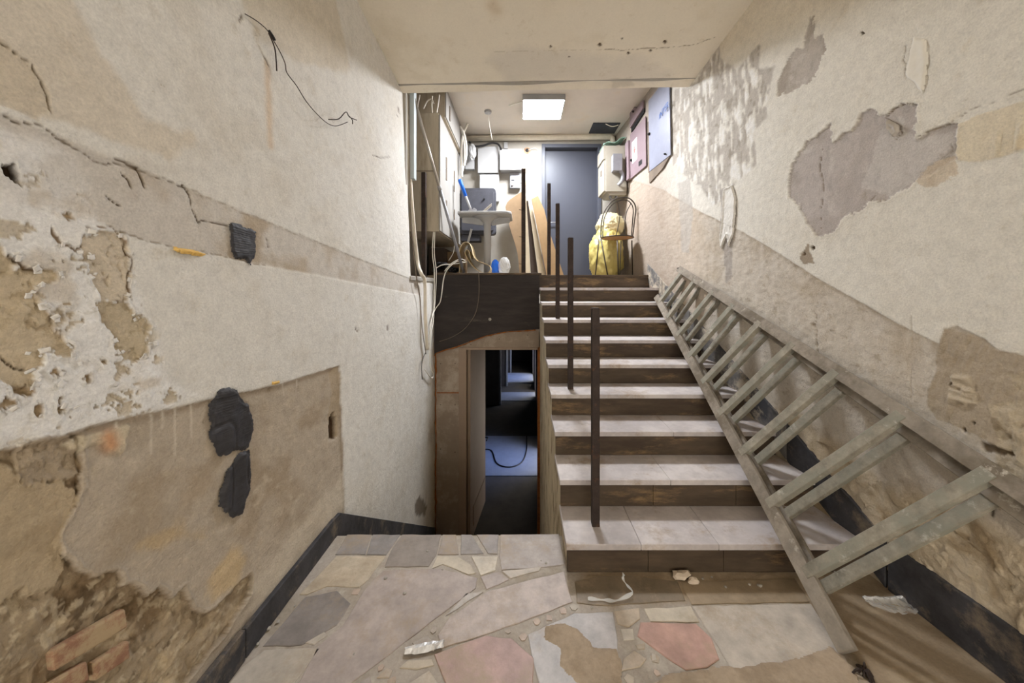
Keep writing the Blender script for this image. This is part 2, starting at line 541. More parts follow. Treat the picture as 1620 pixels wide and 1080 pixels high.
pxs = np.arange(-170, 688, 2.1)
us = np.concatenate([np.linspace(-3.2, 0.5, 14), [1.11 * F / (CX - p) for p in pxs]])
us = us[np.concatenate([[True], np.diff(us) > 1e-4])]
us = np.concatenate([us[us < 4.36], [4.36]])
vs = np.concatenate([np.arange(-1.95, -0.05, 0.02), np.arange(-0.05, 3.95, 0.0058)])
S = Surf(us, vs, uv_left)
U, V = S.U, S.V
S.col[:] = lin((228, 224, 216))
n1 = fbm(U, V, 1.6, 5, 11); n2 = fbm(U, V, 7, 5, 23); n3 = fbm(U, V, 30, 4, 31); n4 = fbm(U, V * 0.4, 40, 3, 41)
S.paint(sstep(0.0, 0.6, n1), (214, 205, 190), 0.5)
S.paint(sstep(0.1, 0.6, n2), (206, 197, 182), 0.35)
S.h += 0.0016 * n2 + 0.0008 * n3 + 0.006 * fbm(U, V, 2.2, 2, 5)
# old damp shapes high up, and the soffit's shade put into the colour
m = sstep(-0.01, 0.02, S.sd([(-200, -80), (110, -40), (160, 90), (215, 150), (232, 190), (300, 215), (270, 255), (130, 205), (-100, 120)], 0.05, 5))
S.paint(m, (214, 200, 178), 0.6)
m = sstep(0, 0.006, S.sd([(-200, 20), (0, 62), (52, 105), (78, 145), (80, 172), (60, 190), (0, 168), (-200, 110)], 0.012, 16))
S.paint(m, (208, 195, 174), 0.8); S.h -= m * 0.003
S.crack([(-60, 40), (0, 63), (52, 105), (78, 148), (82, 175)], 0.003, 0.004, (120, 104, 84), 0.7)
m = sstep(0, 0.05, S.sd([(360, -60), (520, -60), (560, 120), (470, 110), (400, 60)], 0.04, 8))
S.paint(m, (204, 186, 154), 0.4)  # beige soffit shade painted above its diagonal edge
m = np.exp(-(S.line([(423, 105), (425, 150), (428, 230)], 0.006) / 0.02) ** 2)
S.paint(m, (212, 180, 140), 0.55)
# painted band that follows the stairs going down
band_top = [(-300, 55), (0, 176), (120, 224), (244, 276), (440, 358), (560, 406), (668, 448)]
band_bot = [(668, 468), (560, 447), (400, 416), (300, 396), (220, 378), (140, 352), (0, 320), (-300, 250)]
sdb = S.sd(band_top + band_bot, 0.004, 20)
m = sstep(-0.004, 0.008, sdb)
S.paint(m, (204, 196, 186), 0.75)
S.h -= m * 0.0035
S.paint(m * sstep(-0.1, 0.3, n2 + 0.6 * n1) * sstep(1.0, 1.35, U) * (1 - sstep(1.75, 2.1, U)), (186, 170, 148), 0.75)
S.paint(m * sstep(0.1, 0.5, n2), (176, 158, 134), 0.4)
S.crack([(-100, 140), (0, 178), (90, 212), (150, 252), (185, 258), (244, 276), (300, 300)], 0.0035, 0.004, (110, 92, 72), 0.7)
S.crack([(300, 300), (440, 358), (560, 406), (660, 446)], 0.0022, 0.001, (168, 152, 132), 0.6)
# flaking white limewash
sdw = S.sd([(-300, 80), (0, 192), (80, 222), (140, 280), (158, 330), (190, 362), (210, 400), (235, 470), (250, 540), (262, 600), (330, 628), (200, 655), (0, 706), (-300, 790)], 0.04, 7, 5)
mw = sstep(-0.02, 0.03, sdw)
S.paint(mw, (240, 238, 235), 0.9)
S.h += mw * (0.006 * np.abs(fbm(U, V, 9, 5, 51, 0.65)) + 0.0022 * fbm(U, V, 45, 3, 52))
fk = fbm(U * 0.8, V, 15, 5, 58, 0.68)
m = mw * sstep(0.24, 0.27, fk) * sstep(2.05, 1.5, V)
S.paint(m, (206, 192, 168), 0.9); S.h -= m * 0.004
S.paint(mw * np.exp(-((fk - 0.262) / 0.012) ** 2) * sstep(2.05, 1.5, V), (150, 128, 100), 0.6)
S.paint(mw * sstep(0.15, 0.5, fbm(U, V, 10, 5, 61)), (204, 190, 170), 0.6)
S.paint(mw * sstep(1.55, 1.85, V) * sstep(0.0, 0.35, fbm(U * 0.5, V, 9, 4, 66)), (190, 180, 166), 0.55)
# places where the coats came away down to tan plaster
pn1 = fbm(U, V, 24, 5, 60, 0.7); pn2 = fbm(U, V, 9, 3, 3); pn3 = fbm(U, V, 13, 3, 8)
def peel(pts, c=(205, 188, 160), amp=0.016, f=15, d=0.007, seed=1, lip=0.004):
    s = S.sd(pts, amp * 1.3, f * 1.6, 5, seed, g=0.68)
    k = sstep(-0.0005, 0.002, s)
    S.paint(k, c, 0.97)
    S.paint(k * sstep(0.0, 0.4, pn1), tuple(int(q * 0.9) for q in c), 0.6)
    S.h += -k * d * (0.7 + 0.6 * pn2) + lip * 0.5 * np.exp(-((s + 0.004) / 0.0035) ** 2)
    S.paint(np.exp(-((s - 0.003) / 0.003) ** 2), (138, 114, 86), 0.45 * sstep(-0.1, 0.3, pn3))
    return s, k
peel([(-200, 350), (0, 388), (14, 402), (30, 408), (30, 422), (62, 425), (94, 430), (95, 440), (62, 452), (52, 466), (70, 482), (86, 498), (88, 520), (104, 540), (118, 552), (112, 562), (72, 556), (66, 575), (52, 586), (58, 604), (40, 630), (20, 612), (-40, 600), (-200, 620)])
peel([(134, 372), (170, 362), (196, 368), (206, 392), (208, 470), (196, 478), (162, 476), (146, 440), (134, 402)], (214, 200, 178), 0.01, 20, 0.005)
peel([(150, 480), (204, 474), (214, 500), (232, 502), (243, 516), (236, 545), (232, 566), (200, 572), (186, 556), (176, 530), (160, 508)], (200, 184, 156), 0.012, 20, 0.006, 4)
for q, sd_ in (((90, 590, 12, 7), 1), ((45, 618, 14, 10), 2), ((95, 650, 8, 16), 3), ((62, 650, 6, 10), 5), ((165, 572, 7, 5), 6), ((112, 480, 8, 4), 7), ((140, 600, 6, 5), 8), ((110, 340, 8, 7), 9), ((8, 640, 16, 8), 10)):
    x, y, a, b = q
    peel([(x - a, y), (x, y - b), (x + a, y), (x, y + b)], (186, 164, 132), 0.012, 30, 0.006, 10 + sd_)
S.crack([(-20, 560), (20, 572), (50, 580)], 0.004, 0.004)
S.crack([(84, 362), (96, 384), (120, 398), (130, 390)], 0.005, 0.005, (150, 126, 98))
S.crack([(60, 430), (40, 424), (14, 408)], 0.006, 0.006, (120, 96, 70))
S.crack([(140, 356), (180, 362), (200, 380), (208, 410), (206, 440), (208, 474)], 0.004, 0.005, (140, 116, 88))
S.crack([(190, 365), (240, 380), (268, 388), (340, 404), (420, 420)], 0.002, 0.002, (140, 122, 100), 0.7)
# gash under the band and little knocks
for pts, w in (([(185, 250), (205, 260), (222, 266), (226, 280), (232, 296)], 0.006), ([(196, 276), (206, 284), (212, 296)], 0.004), ([(290, 292), (302, 308), (308, 330), (316, 352)], 0.004),
               ([(316, 352), (322, 348), (345, 354), (362, 358)], 0.003), ([(424, 378), (425, 390)], 0.006), ([(174, 312), (184, 320), (196, 326)], 0.004), ([(590, 246), (602, 250), (618, 248)], 0.005),
               ([(630, 166), (631, 176), (628, 186)], 0.007), ([(383, 26), (378, 34)], 0.006), ([(420, 92), (426, 104)], 0.008), ([(561, 508), (562, 520), (566, 526)], 0.010), ([(614, 512), (613, 524)], 0.006)):
    S.crack(pts, w, 0.006, (98, 78, 58), 0.85, 0.004)
s = S.sd([(6, 262), (28, 262), (38, 276), (40, 296), (26, 284), (12, 276)], 0.006, 40)
k = sstep(-0.001, 0.003, s); S.paint(k, (72, 56, 42)); S.h -= k * 0.02
# brown cement render low on the wall
low_top = [(-300, 790), (0, 712), (100, 686), (200, 660), (330, 632), (440, 608), (536, 578)]
sdl = S.sd(low_top + [(540, 640), (544, 760), (546, 836), (380, 1060), (120, 1400), (-300, 1800)], 0.005, 18)
k = sstep(-0.002, 0.004, sdl)
S.paint(k, (184, 170, 151), 0.96)
S.h = S.h * (1 - 0.6 * k) + k * (0.004 * n2 + 0.0025 * n3 - 0.004)
S.paint(k * sstep(0.0, 0.5, fbm(U, V, 5, 5, 71)), (168, 150, 126), 0.7)
S.paint(k * sstep(0.2, 0.6, fbm(U, V, 26, 4, 77)), (206, 192, 170), 0.45)
S.paint(k * np.exp(-((sdl - 0.012) / 0.014) ** 2), (134, 116, 94), 0.6)
S.paint(k * sstep(0, 0.05, S.sd([(200, 870), (250, 832), (300, 812), (330, 850), (250, 880)], 0.05, 10)), (200, 172, 124), 0.5)
S.paint(k * sstep(0, 0.05, S.sd([(320, 920), (372, 850), (396, 880), (380, 940), (330, 965)], 0.04, 10)), (212, 184, 136), 0.6)
# drips of limewash over the render
for x, y0, y1 in ((240, 655, 716), (258, 648, 676), (278, 644, 720), (304, 640, 690), (186, 668, 700), (448, 606, 625), (470, 600, 612)):
    S.paint(np.exp(-(S.line([(x, y0), (x + 1, y1)], 0.002) / 0.004) ** 2), (222, 212, 194), 0.6)
# dust-white lower margin beside the skirting
m = sstep(-0.02, 0.05, S.sd([(545, 740), (548, 830), (400, 985), (396, 920), (440, 870), (500, 800)], 0.05, 8)); S.paint(m * k, (212, 200, 180), 0.7)
# vertical torn strip at the right edge of the render
s = S.sd([(520, 588), (536, 578), (540, 600), (536, 690), (524, 698), (520, 660), (526, 620)], 0.006, 30); m = sstep(-0.001, 0.004, s)
S.paint(m, (176, 158, 132), 0.8); S.h -= m * 0.004
s = S.sd([(524, 660), (529, 650), (533, 668), (532, 694), (521, 694)], 0.004, 40); m = sstep(-0.001, 0.003, s); S.paint(m, (74, 56, 38)); S.h -= m * 0.018
# the sheet of render has dropped off: rubble base below it
sheet = [(128, 690), (132, 740), (118, 800), (92, 850), (108, 885), (124, 905), (152, 908), (188, 902), (198, 925), (212, 922), (224, 936), (238, 940), (254, 928), (264, 930), (276, 944), (296, 926), (302, 950), (318, 966), (326, 972), (352, 950), (372, 930), (398, 906), (402, 915), (398, 940), (360, 1000), (300, 1075), (100, 1420), (-300, 1900), (-300, 780), (0, 716)]
sds = S.sd(sheet, 0.016, 24, 5, 9, g=0.66)
k = sstep(-0.0005, 0.002, sds)
S.paint(k, (164, 146, 120), 0.97)
S.h += -k * 0.016 + 0.004 * np.exp(-((sds + 0.006) / 0.006) ** 2)
S.h += k * (0.016 * fbm(U, V, 9, 6, 81, 0.62) + 0.010 * np.abs(fbm(U, V, 26, 4, 82, 0.6)))
S.paint(k * sstep(0.05, 0.4, fbm(U, V, 7, 5, 83)), (136, 114, 86), 0.8)
S.paint(k * sstep(0.2, 0.5, fbm(U, V, 14, 5, 87)), (198, 178, 146), 0.7)
S.paint(k * sstep(0.25, 0.45, fbm(U, V, 13, 5, 89, 0.65)), (98, 80, 58), 0.8)
S.paint(k * sstep(0.2, 0.3, fbm(U, V, 40, 4, 90, 0.6)), (206, 190, 162), 0.6)
S.paint(np.exp(-((sds - 0.004) / 0.004) ** 2), (100, 80, 58), 0.5)
# remaining second coat at far left
s = S.sd([(-200, 760), (0, 722), (20, 730), (30, 760), (44, 770), (70, 764), (110, 756), (122, 770), (116, 800), (94, 846), (100, 900), (86, 930), (56, 940), (40, 930), (0, 960), (-200, 1080)], 0.02, 18, 5, 4, g=0.66)
k2 = sstep(-0.0005, 0.002, s)
S.paint(k2, (182, 164, 136), 0.95); S.h = S.h * (1 - 0.8 * k2) + k2 * (-0.004 + 0.004 * n2 + 0.003 * n3)
S.paint(k2 * sstep(0.1, 0.5, fbm(U, V, 9, 5, 91)), (156, 136, 108), 0.6)
s = S.sd([(24, 700), (100, 688), (128, 696), (124, 750), (110, 760), (72, 764), (42, 772), (30, 745)], 0.012, 14, 4, 6); m = sstep(-0.001, 0.004, s)
S.paint(m, (170, 154, 132), 0.9); S.h += m * 0.006
s = S.sd([(96, 705), (120, 690), (175, 680), (205, 676), (195, 720), (160, 700), (130, 712)], 0.02, 14, 4, 8); m = sstep(-0.001, 0.004, s)
S.paint(m, (206, 192, 166), 0.8); S.h += m * 0.005
S.paint(np.exp(-(S.line([(172, 690), (176, 705)], 0.005) / 0.018) ** 2), (206, 140, 90), 0.7)
# damp grime along the foot
S.paint(sstep(0.25, 0.02, V) * sstep(-0.2, 0.4, fbm(U, V, 5, 4, 97)) * (1 - sstep(1.9, 2.2, U)), (120, 100, 76), 0.45)
S.paint(sstep(3.1, 4.2, U) * sstep(0.3, -1.2, V), (206, 192, 168), 0.7)  # browner towards the cellar door: the parapet's shadow put into the colour
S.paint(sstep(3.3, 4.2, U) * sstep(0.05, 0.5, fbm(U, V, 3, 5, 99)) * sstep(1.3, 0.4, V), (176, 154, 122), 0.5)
s = S.sd([(655, 800), (664, 780), (676, 800), (672, 818), (658, 818)], 0.04, 12); S.paint(sstep(0, 0.02, s), (110, 92, 70), 0.8)

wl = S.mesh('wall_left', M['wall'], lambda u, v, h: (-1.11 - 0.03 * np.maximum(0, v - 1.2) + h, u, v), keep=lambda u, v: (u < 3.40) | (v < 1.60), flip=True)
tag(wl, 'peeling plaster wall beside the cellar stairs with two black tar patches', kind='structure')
SL = S

def wall_body():
    mb = MB()
    mb.box(-1.66, -1.225, -3.2, 3.38, -2.0, 4.3)
    mb.box(-1.66, -1.14, 3.38, 4.36, -2.0, 1.575)
    mb.box(-1.66, -1.15, 3.36, 3.40, 1.5, 4.3)
    mb.add([(XL(0, z) - 0.004, 3.395, z) for z in (1.575, 3.96)] + [(-1.3, 3.395, z) for z in (3.96, 1.575)], [(0, 1, 2, 3)])
    return mb.build('wall_core', M['plain_plaster'], wl)
wall_body()
# ledge where the recess starts
MB().box(RECESS_X - 0.1, -1.105, 3.385, 4.40, 1.55, 1.592).build('ledge', M['plain_plaster'], wl, bevel=0.004)

# black tar patches and loose pieces on the left wall
def relief(name, uvfun, to_xyz, pts, hmax, mat_, parent, step=0.004, amp=0.006, f=40, seed=5, hfun=None, edge=0.6, off=0.004):
    q = np.array([uvfun(*p) for p in pts])
    lo, hi = q.min(0) - 0.02, q.max(0) + 0.02
    R = Surf(np.arange(lo[0], hi[0], step), np.arange(lo[1], hi[1], step), uvfun)
    s = R.sd(pts, amp, f, 4, seed)
    h = np.minimum(hmax, s * edge)
    if hfun is not None:
        h = h + hfun(R.U, R.V, s) * sstep(0, 0.01, s)
    R.h = h + off
    sc = 0.25 * (s[:-1, :-1] + s[1:, :-1] + s[:-1, 1:] + s[1:, 1:])
    o = R.mesh(name, mat_, to_xyz, keep=lambda u, v: sc > 0, flip=True, parent=parent)
    return o
def left_xyz(u, v, h):
    ui = np.clip(np.searchsorted(SL.us, u), 0, len(SL.us) - 1); vi = np.clip(np.searchsorted(SL.vs, v), 0, len(SL.vs) - 1)
    return (-1.11 - 0.03 * np.maximum(0, v - 1.2) + h + SL.h[vi, ui], u, v)
def swirl(u, v, s):
    return 0.003 * fbm(u, v, 22, 4, 3) + 0.0005 * np.sin(v * 700 + 14 * fbm(u, v, 6, 2, 8)) - 0.006 * np.exp(-((fbm(u, v * 0.3, 9, 2, 5)) / 0.05) ** 2)
relief('tar_patch', uv_left, left_xyz, [(364, 353), (380, 356), (404, 366), (404, 382), (406, 400), (398, 412), (395, 420), (388, 410), (372, 408), (367, 396), (363, 374)], 0.006, M['tar'], wl, hfun=swirl, seed=2, step=0.003, amp=0.011, f=55)
relief('tar_patch', uv_left, left_xyz, [(346, 616), (360, 612), (374, 616), (378, 630), (392, 640), (399, 662), (400, 686), (394, 708), (378, 714), (366, 712), (358, 722), (346, 722), (336, 706), (332, 690), (334, 672), (328, 655), (332, 638)], 0.009, M['tar'], wl, hfun=lambda u, v, s: swirl(u, v, s) + 0.003 * np.sin(u * 60), seed=4, step=0.003, amp=0.010, f=55)
relief('tar_patch', uv_left, left_xyz, [(378, 716), (396, 710), (397, 750), (396, 775), (388, 790), (384, 812), (370, 820), (354, 808), (346, 800), (348, 776), (360, 742)], 0.009, M['tar'], wl, hfun=lambda u, v, s: swirl(u, v, s) + 0.003 * np.cos(u * 70), seed=6, step=0.003, amp=0.010, f=55)
# curled flakes of limewash standing off the peel edges
rnd = random.Random(44)
edges = [(30, 408), (62, 425), (94, 432), (62, 452), (52, 466), (72, 484), (88, 505), (104, 540), (116, 556), (70, 560), (52, 588), (56, 604), (150, 366), (196, 370), (206, 400), (208, 440), (206, 472), (150, 440), (140, 400), (214, 502), (240, 510), (240, 540), (234, 566), (190, 560), (176, 532), (150, 485),
         (90, 592), (45, 620), (95, 648), (62, 652), (20, 640), (120, 640), (150, 630), (180, 610), (110, 480), (120, 400), (96, 384), (40, 560), (100, 610), (130, 580)]
for k in range(64):
    x, y = edges[k % len(edges)]
    u, v = uv_left(x + rnd.uniform(-7, 7), y + rnd.uniform(-7, 7))
    X0 = float(left_xyz(np.array([u]), np.array([v]), np.array([0.002]))[0][0])
    r = rnd.uniform(0.003, 0.0085); asp = rnd.uniform(0.5, 1.0); a0 = rnd.uniform(0, 6.283); lift = rnd.uniform(0.12, 0.35)
    vs_, fs_ = [], []
    for i in range(5):
        for j in range(4):
            a, b = i / 2 - 1, (j / 1.5 - 1) * asp * rnd.uniform(0.75, 1.1)
            a *= rnd.uniform(0.85, 1.1)
            du, dv = r * (a * math.cos(a0) - b * math.sin(a0)), r * (a * math.sin(a0) + b * math.cos(a0))
            vs_.append((X0 + lift * r * (a + 1) ** 2 * 0.5, u + du, v + dv))
    for i in range(4):
        for j in range(3):
            fs_.append((i * 4 + j, i * 4 + j + 1, i * 4 + 5 + j, i * 4 + 4 + j))
    o = MB().add(vs_, fs_).build('paint_flake', M['limewash_flake'], wl, smooth=True)
    o.modifiers.new('thick', 'SOLIDIFY').thickness = 0.0015
# a torn strip of yellow foam tape in the band
relief('tape_strip', uv_left, left_xyz, [(272, 389), (284, 392), (310, 396), (326, 402), (318, 406), (290, 401), (276, 397)], 0.010, M['tape'], wl, step=0.003, amp=0.002, hfun=lambda u, v, s: 0.003 * np.sin(u * 500), edge=1.2)
relief('tape_strip', uv_left, left_xyz, [(428, 604), (440, 602), (440, 606), (429, 609)], 0.006, M['tape'], wl, step=0.003, amp=0.001, edge=1.2)
# bricks laid bare at the foot
for (a, b, c, d) in (((84, 1030), (200, 962), (204, 992), (88, 1062)), ((150, 1048), (206, 1012), (208, 1040), (152, 1078)), ((70, 1085), (140, 1045), (144, 1075), (74, 1118))):
    pts = [uv_left(*p) for p in (a, b, c, d)]
    MB().prism([(-1.135, u, v) for u, v in pts], (0.024, 0, 0)).build('brick', M['brick'], wl, bevel=0.006)

# ------------------------------------------------------------------ right wall
def uv_right(px, py):
    z = 1.5
    for _ in range(4):
        lean = 0.015 * max(0.0, z - 1.2)
        D = (1.885 - lean) * F / (max(px - CX, 60) + 0.052 * F)
        z = ZC + (CY - py) * D / F
    return D, z
pxs = np.arange(1760, 966, -2.1)
us = np.concatenate([np.linspace(-3.2, 0.9, 12), [1.885 * F / ((p - CX) + 0.052 * F) for p in pxs], [BACK_D + 0.03]])
us = us[np.concatenate([[True], np.diff(us) > 1e-4])]
vs = np.concatenate([np.arange(-0.1, 4.15, 0.0062)])
S = Surf(us, vs, uv_right)
U, V = S.U, S.V
S.col[:] = lin((232, 227, 216))
n1 = fbm(U, V, 1.6, 5, 111); n2 = fbm(U, V, 7, 5, 123); n3 = fbm(U, V, 30, 4, 131)
S.paint(sstep(0.0, 0.6, n1), (220, 211, 195), 0.5)
S.h += 0.0022 * n2 + 0.0016 * n3 + 0.006 * fbm(U, V, 2.2, 2, 105)
S.paint(sstep(0.05, 0.3, S.sd([(1040, -200), (1500, -200), (1380, 40), (1150, 130), (1090, 120)], 0.05, 5)), (222, 206, 178), 0.5)
k6 = lambda x, y: (1020 + x * 0.3704, y * 0.3704)
def patch(pts, c, alpha=1.0, amp=0.014, f=14, d=0.004, seed=1, edge=0.4, conv=k6):
    s = S.sd([conv(*p) for p in pts], amp * 1.2, f * 1.7, 5, seed, g=0.68)
    k = sstep(-0.0005, 0.003, s)
    S.paint(k, c, alpha)
    S.paint(k * sstep(0.0, 0.5, fbm(U * 1.6, V * 0.8, 20, 5, seed + 31, 0.7)), tuple(int(q * 0.92) for q in c), 0.6)
    S.paint(k * sstep(0.25, 0.5, fbm(U, V, 12, 5, seed + 37, 0.7)), (216, 210, 202), 0.5)
    S.h -= k * d
    S.paint(np.exp(-((s - 0.001) / 0.003) ** 2), (150, 136, 116), edge * 0.8 * sstep(-0.2, 0.3, fbm(U, V, 9, 3, seed + 8)))
    return s, k
# streaks of lost paint
s = S.sd([k6(*p) for p in [(125, 385), (225, 340), (270, 230), (310, 160), (332, 250), (400, 290), (440, 240), (490, 195), (490, 290), (560, 285), (520, 440), (528, 500), (470, 560), (484, 700), (440, 740), (385, 800), (330, 860), (290, 880), (240, 800), (180, 760), (110, 700)]], 0.03, 9, 5, 2)
st = fbm(U * 3.2, V * 0.7, 9, 5, 141) + 0.5 * fbm(U, V, 14, 4, 145)
k = sstep(-0.01, 0.02, s) * sstep(-0.28, 0.05, st)
S.paint(k, (186, 178, 168), 0.85); S.h -= k * 0.003
S.paint(k * sstep(0.1, 0.5, fbm(U * 2.4, V, 18, 4, 149)), (150, 138, 122), 0.55)
S.paint(sstep(-0.01, 0.02, s) * sstep(0.25, 0.5, -st), (242, 240, 236), 0.8)
# upper grey scar
_, k = patch([(566, 402), (590, 290), (612, 250), (650, 200), (672, 200), (676, 140), (700, 80), (716, 66), (728, 92), (724, 150), (758, 145), (772, 215), (740, 300), (716, 350), (660, 370), (620, 400)], (188, 179, 169), 0.95, 0.028, seed=3)
S.paint(k * sstep(-0.1, 0.4, fbm(U * 2, V, 10, 4, 151)), (168, 156, 142), 0.7)
# big mauve-grey scar
big = [(640, 690), (690, 600), (755, 560), (795, 525), (800, 605), (880, 560), (918, 490), (960, 465), (1012, 500), (1060, 472), (1110, 446), (1158, 450), (1160, 590), (1260, 545), (1328, 535), (1332, 680), (1160, 775), (1040, 848), (1000, 850), (960, 860), (935, 902), (860, 925), (800, 992), (740, 1006), (690, 962), (655, 880), (618, 850), (616, 760)]
sb, k = patch(big, (192, 183, 177), 0.97, 0.028, 14, 0.006, 7, 0.6)
S.h += 0.003 * np.exp(-((sb + 0.008) / 0.008) ** 2)
S.paint(k * sstep(0.0, 0.5, fbm(U, V, 5, 5, 155)), (178, 168, 160), 0.7)
S.paint(k * sstep(0.1, 0.3, S.sd([k6(*p) for p in [(920, 530), (990, 520), (980, 620), (930, 760), (880, 700)]], 0.08, 14, 5, 8) + 0.1), (148, 136, 118), 0.6)
s, k = patch([(1000, 560), (1090, 500), (1160, 600), (1330, 545), (1330, 680), (1160, 775), (1040, 845), (915, 800), (960, 700)], (208, 202, 196), 0.75, 0.02, 12, 0.0, 9, 0.1)
S.paint(k * sstep(0.2, 0.5, fbm(U, V, 16, 5, 159)), (160, 148, 134), 0.6)
_, k = patch([(1150, 775), (1260, 690), (1332, 650), (1330, 740), (1290, 780), (1230, 800)], (212, 194, 168), 0.7, 0.03, 10, 0.0, 10, 0.0)
for pts in ([(1030, 500), (1060, 470), (1110, 446), (1155, 450)], [(1030, 500), (1080, 540), (1090, 570), (1070, 600)], [(1160, 590), (1210, 560), (1262, 540)], [(755, 640), (748, 720), (758, 800), (750, 880), (752, 980)], [(1270, 660), (1300, 650), (1306, 625)], [(960, 850), (995, 822)]):
    S.crack([k6(*p) for p in pts], 0.003, 0.005, (122, 104, 84), 0.8)
# damp yellow paper strip
s = S.sd([k6(*p) for p in [(1335, 530), (1420, 490), (1620, 432), (1800, 380), (1800, 590), (1620, 640), (1500, 675), (1420, 692), (1338, 684)]], 0.006, 16, 4, 11)
k = sstep(-0.001, 0.004, s)
S.paint(k, (228, 216, 192), 0.9)
S.h += k * (0.003 + 0.012 * np.maximum(0, np.sin(U * 95 + 9 * V)) * sstep(-0.05, -0.01, -(V - S.to_uv(*k6(1500, 600))[1])) * sstep(1.30, 1.24, U))
S.paint(k * sstep(0.0, 0.5, fbm(U, V, 9, 4, 163)), (212, 186, 140), 0.45)
S.crack([k6(*p) for p in [(1160, 585), (1262, 540), (1340, 500), (1430, 455), (1520, 420), (1620, 380)]], 0.002, 0.003, (150, 136, 116), 0.7)
S.crack([(1430, 70), (1431, 118), (1437, 126)], 0.003, 0.004, (176, 164, 146), 0.7)
S.crack([(1468, 66), (1469, 100), (1462, 150)], 0.003, 0.003, (206, 196, 180), 0.6)
# dado below the diagonal line
dado = [(960, 272), (1050, 300), (1058, 306), (1110, 336), (1170, 364), (1232, 400), (1290, 438), (1380, 488), (1440, 522), (1488, 544), (1494, 520), (1515, 515), (1545, 530), (1560, 536), (1578, 552), (1620, 562), (1800, 600), (1800, 2400), (960, 900)]
sdd = S.sd(dado, 0.004, 16, 4, 12)
k = sstep(-0.002, 0.005, sdd)
S.paint(k, (204, 194, 180), 0.93)
S.h = S.h - k * 0.004 + k * (0.003 * n2 + 0.003 * n3)
S.paint(k * sstep(0.3, 0.45, fbm(U, V, 30, 4, 177, 0.65)), (168, 152, 130), 0.5)
S.paint(k * np.exp(-((sdd - 0.01) / 0.012) ** 2), (160, 144, 122), 0.55)
S.paint(k * sstep(0.0, 0.5, fbm(U, V, 4, 5, 171)), (188, 174, 154), 0.7)
S.paint(k * sstep(0.1, 0.5, fbm(U * 2.5, V, 8, 5, 173)), (216, 208, 196), 0.5)
S.paint(k * sstep(2.9, 3.4, U), (216, 198, 178), 0.5)
m = sstep(0, 0.05, S.sd([(960, 330), (1040, 330), (1058, 420), (1040, 440), (960, 440)], 0.03, 8)); S.paint(m, (226, 216, 200), 0.6)
# grey comb-scraped mortar and rubble at the right
s = S.sd([(1486, 545), (1495, 520), (1545, 528), (1580, 552), (1640, 565), (1800, 620), (1800, 900), (1640, 760), (1560, 700), (1480, 660), (1468, 640)], 0.02, 9, 5, 13)
m = sstep(-0.002, 0.006, s)
S.paint(m, (178, 163, 142), 0.9)
S.h += m * (0.003 * fbm(U * 4 + V * 1.5, V * 0.4 - U, 22, 3, 175) + 0.002)
s2 = S.sd([(1500, 612), (1510, 590), (1536, 596), (1546, 640), (1500, 636)], 0.006, 30); k2 = sstep(-0.002, 0.004, s2)
S.paint(k2, (196, 182, 160)); S.h += k2 * (0.006 + 0.010 * vnoise(U * 30, V * 90, 4))
for x0, y0, x1, y1, sd_ in ((1560, 640, 1640, 780, 1), (1590, 590, 1660, 640, 2)):
    s2 = S.sd([(x0, y0), (x1, y0 - 10), (x1, y1), (x0 + 20, y1 - 20)], 0.03, 12, 5, sd_); k2 = sstep(-0.002, 0.006, s2)
    S.paint(k2, (196, 182, 158), 0.8); S.h += k2 * 0.010 * fbm(U, V, 22, 4, 180 + sd_)
    S.paint(k2 * sstep(0.2, 0.5, fbm(U, V, 24, 4, 190)), (140, 122, 96), 0.7)
s2 = S.sd([(1548, 700), (1600, 712), (1606, 722), (1560, 718)], 0.01, 30); k2 = sstep(0, 0.004, s2); S.paint(k2, (110, 92, 70), 0.9); S.h -= k2 * 0.01
for x, y in ((1540, 668), (1524, 680), (1506, 607), (1272, 402), (1286, 392), (1364, 52)):
    s2 = S.sd([(x - 4, y), (x, y - 4), (x + 4, y), (x, y + 4)], 0.004, 60); k2 = sstep(-0.001, 0.002, s2); S.paint(k2, (92, 76, 58)); S.h -= k2 * 0.012
s2 = S.sd([(1264, 408), (1278, 384), (1284, 404), (1290, 418), (1272, 418)], 0.012, 30); S.paint(sstep(0, 0.004, s2), (150, 132, 110), 0.85)
# stained, flaking foot of the wall
s = S.sd([(1100, 620), (1250, 640), (1400, 760), (1540, 800), (1800, 960), (1800, 2400), (1100, 900)], 0.05, 5, 5, 14)
m = sstep(-0.02, 0.06, s)
S.paint(m, (198, 180, 150), 0.7)
S.paint(m * sstep(0.0, 0.4, fbm(U, V, 8, 5, 201)), (222, 208, 184), 0.75)
S.paint(m * sstep(0.15, 0.5, fbm(U, V, 6, 5, 207)), (160, 138, 106), 0.75)
fl = fbm(U, V, 10, 5, 211)
S.h += m * (0.006 * sstep(0.0, 0.03, fl) + 0.004 * n2 + 0.003 * n3)
S.paint(m * np.exp(-((fl - 0.0) / 0.03) ** 2) * sstep(0.1, 0.4, n2), (110, 90, 66), 0.6)
for x, y0, y1 in ((1580, 772, 794), (1608, 790, 806), (1569, 778, 816), (1534, 800, 812)):
    S.paint(np.exp(-(S.line([(x, y0), (x, y1)], 0.003) / 0.005) ** 2), (58, 46, 36), 0.9)
S.crack([(1443, 500), (1442, 560), (1440, 640), (1438, 700)], 0.0016, 0.002, (176, 162, 142), 0.5, 0.002)
S.crack([(1292, 480), (1290, 520), (1296, 560), (1290, 600)], 0.005, 0.006, (150, 132, 108), 0.6, 0.02)
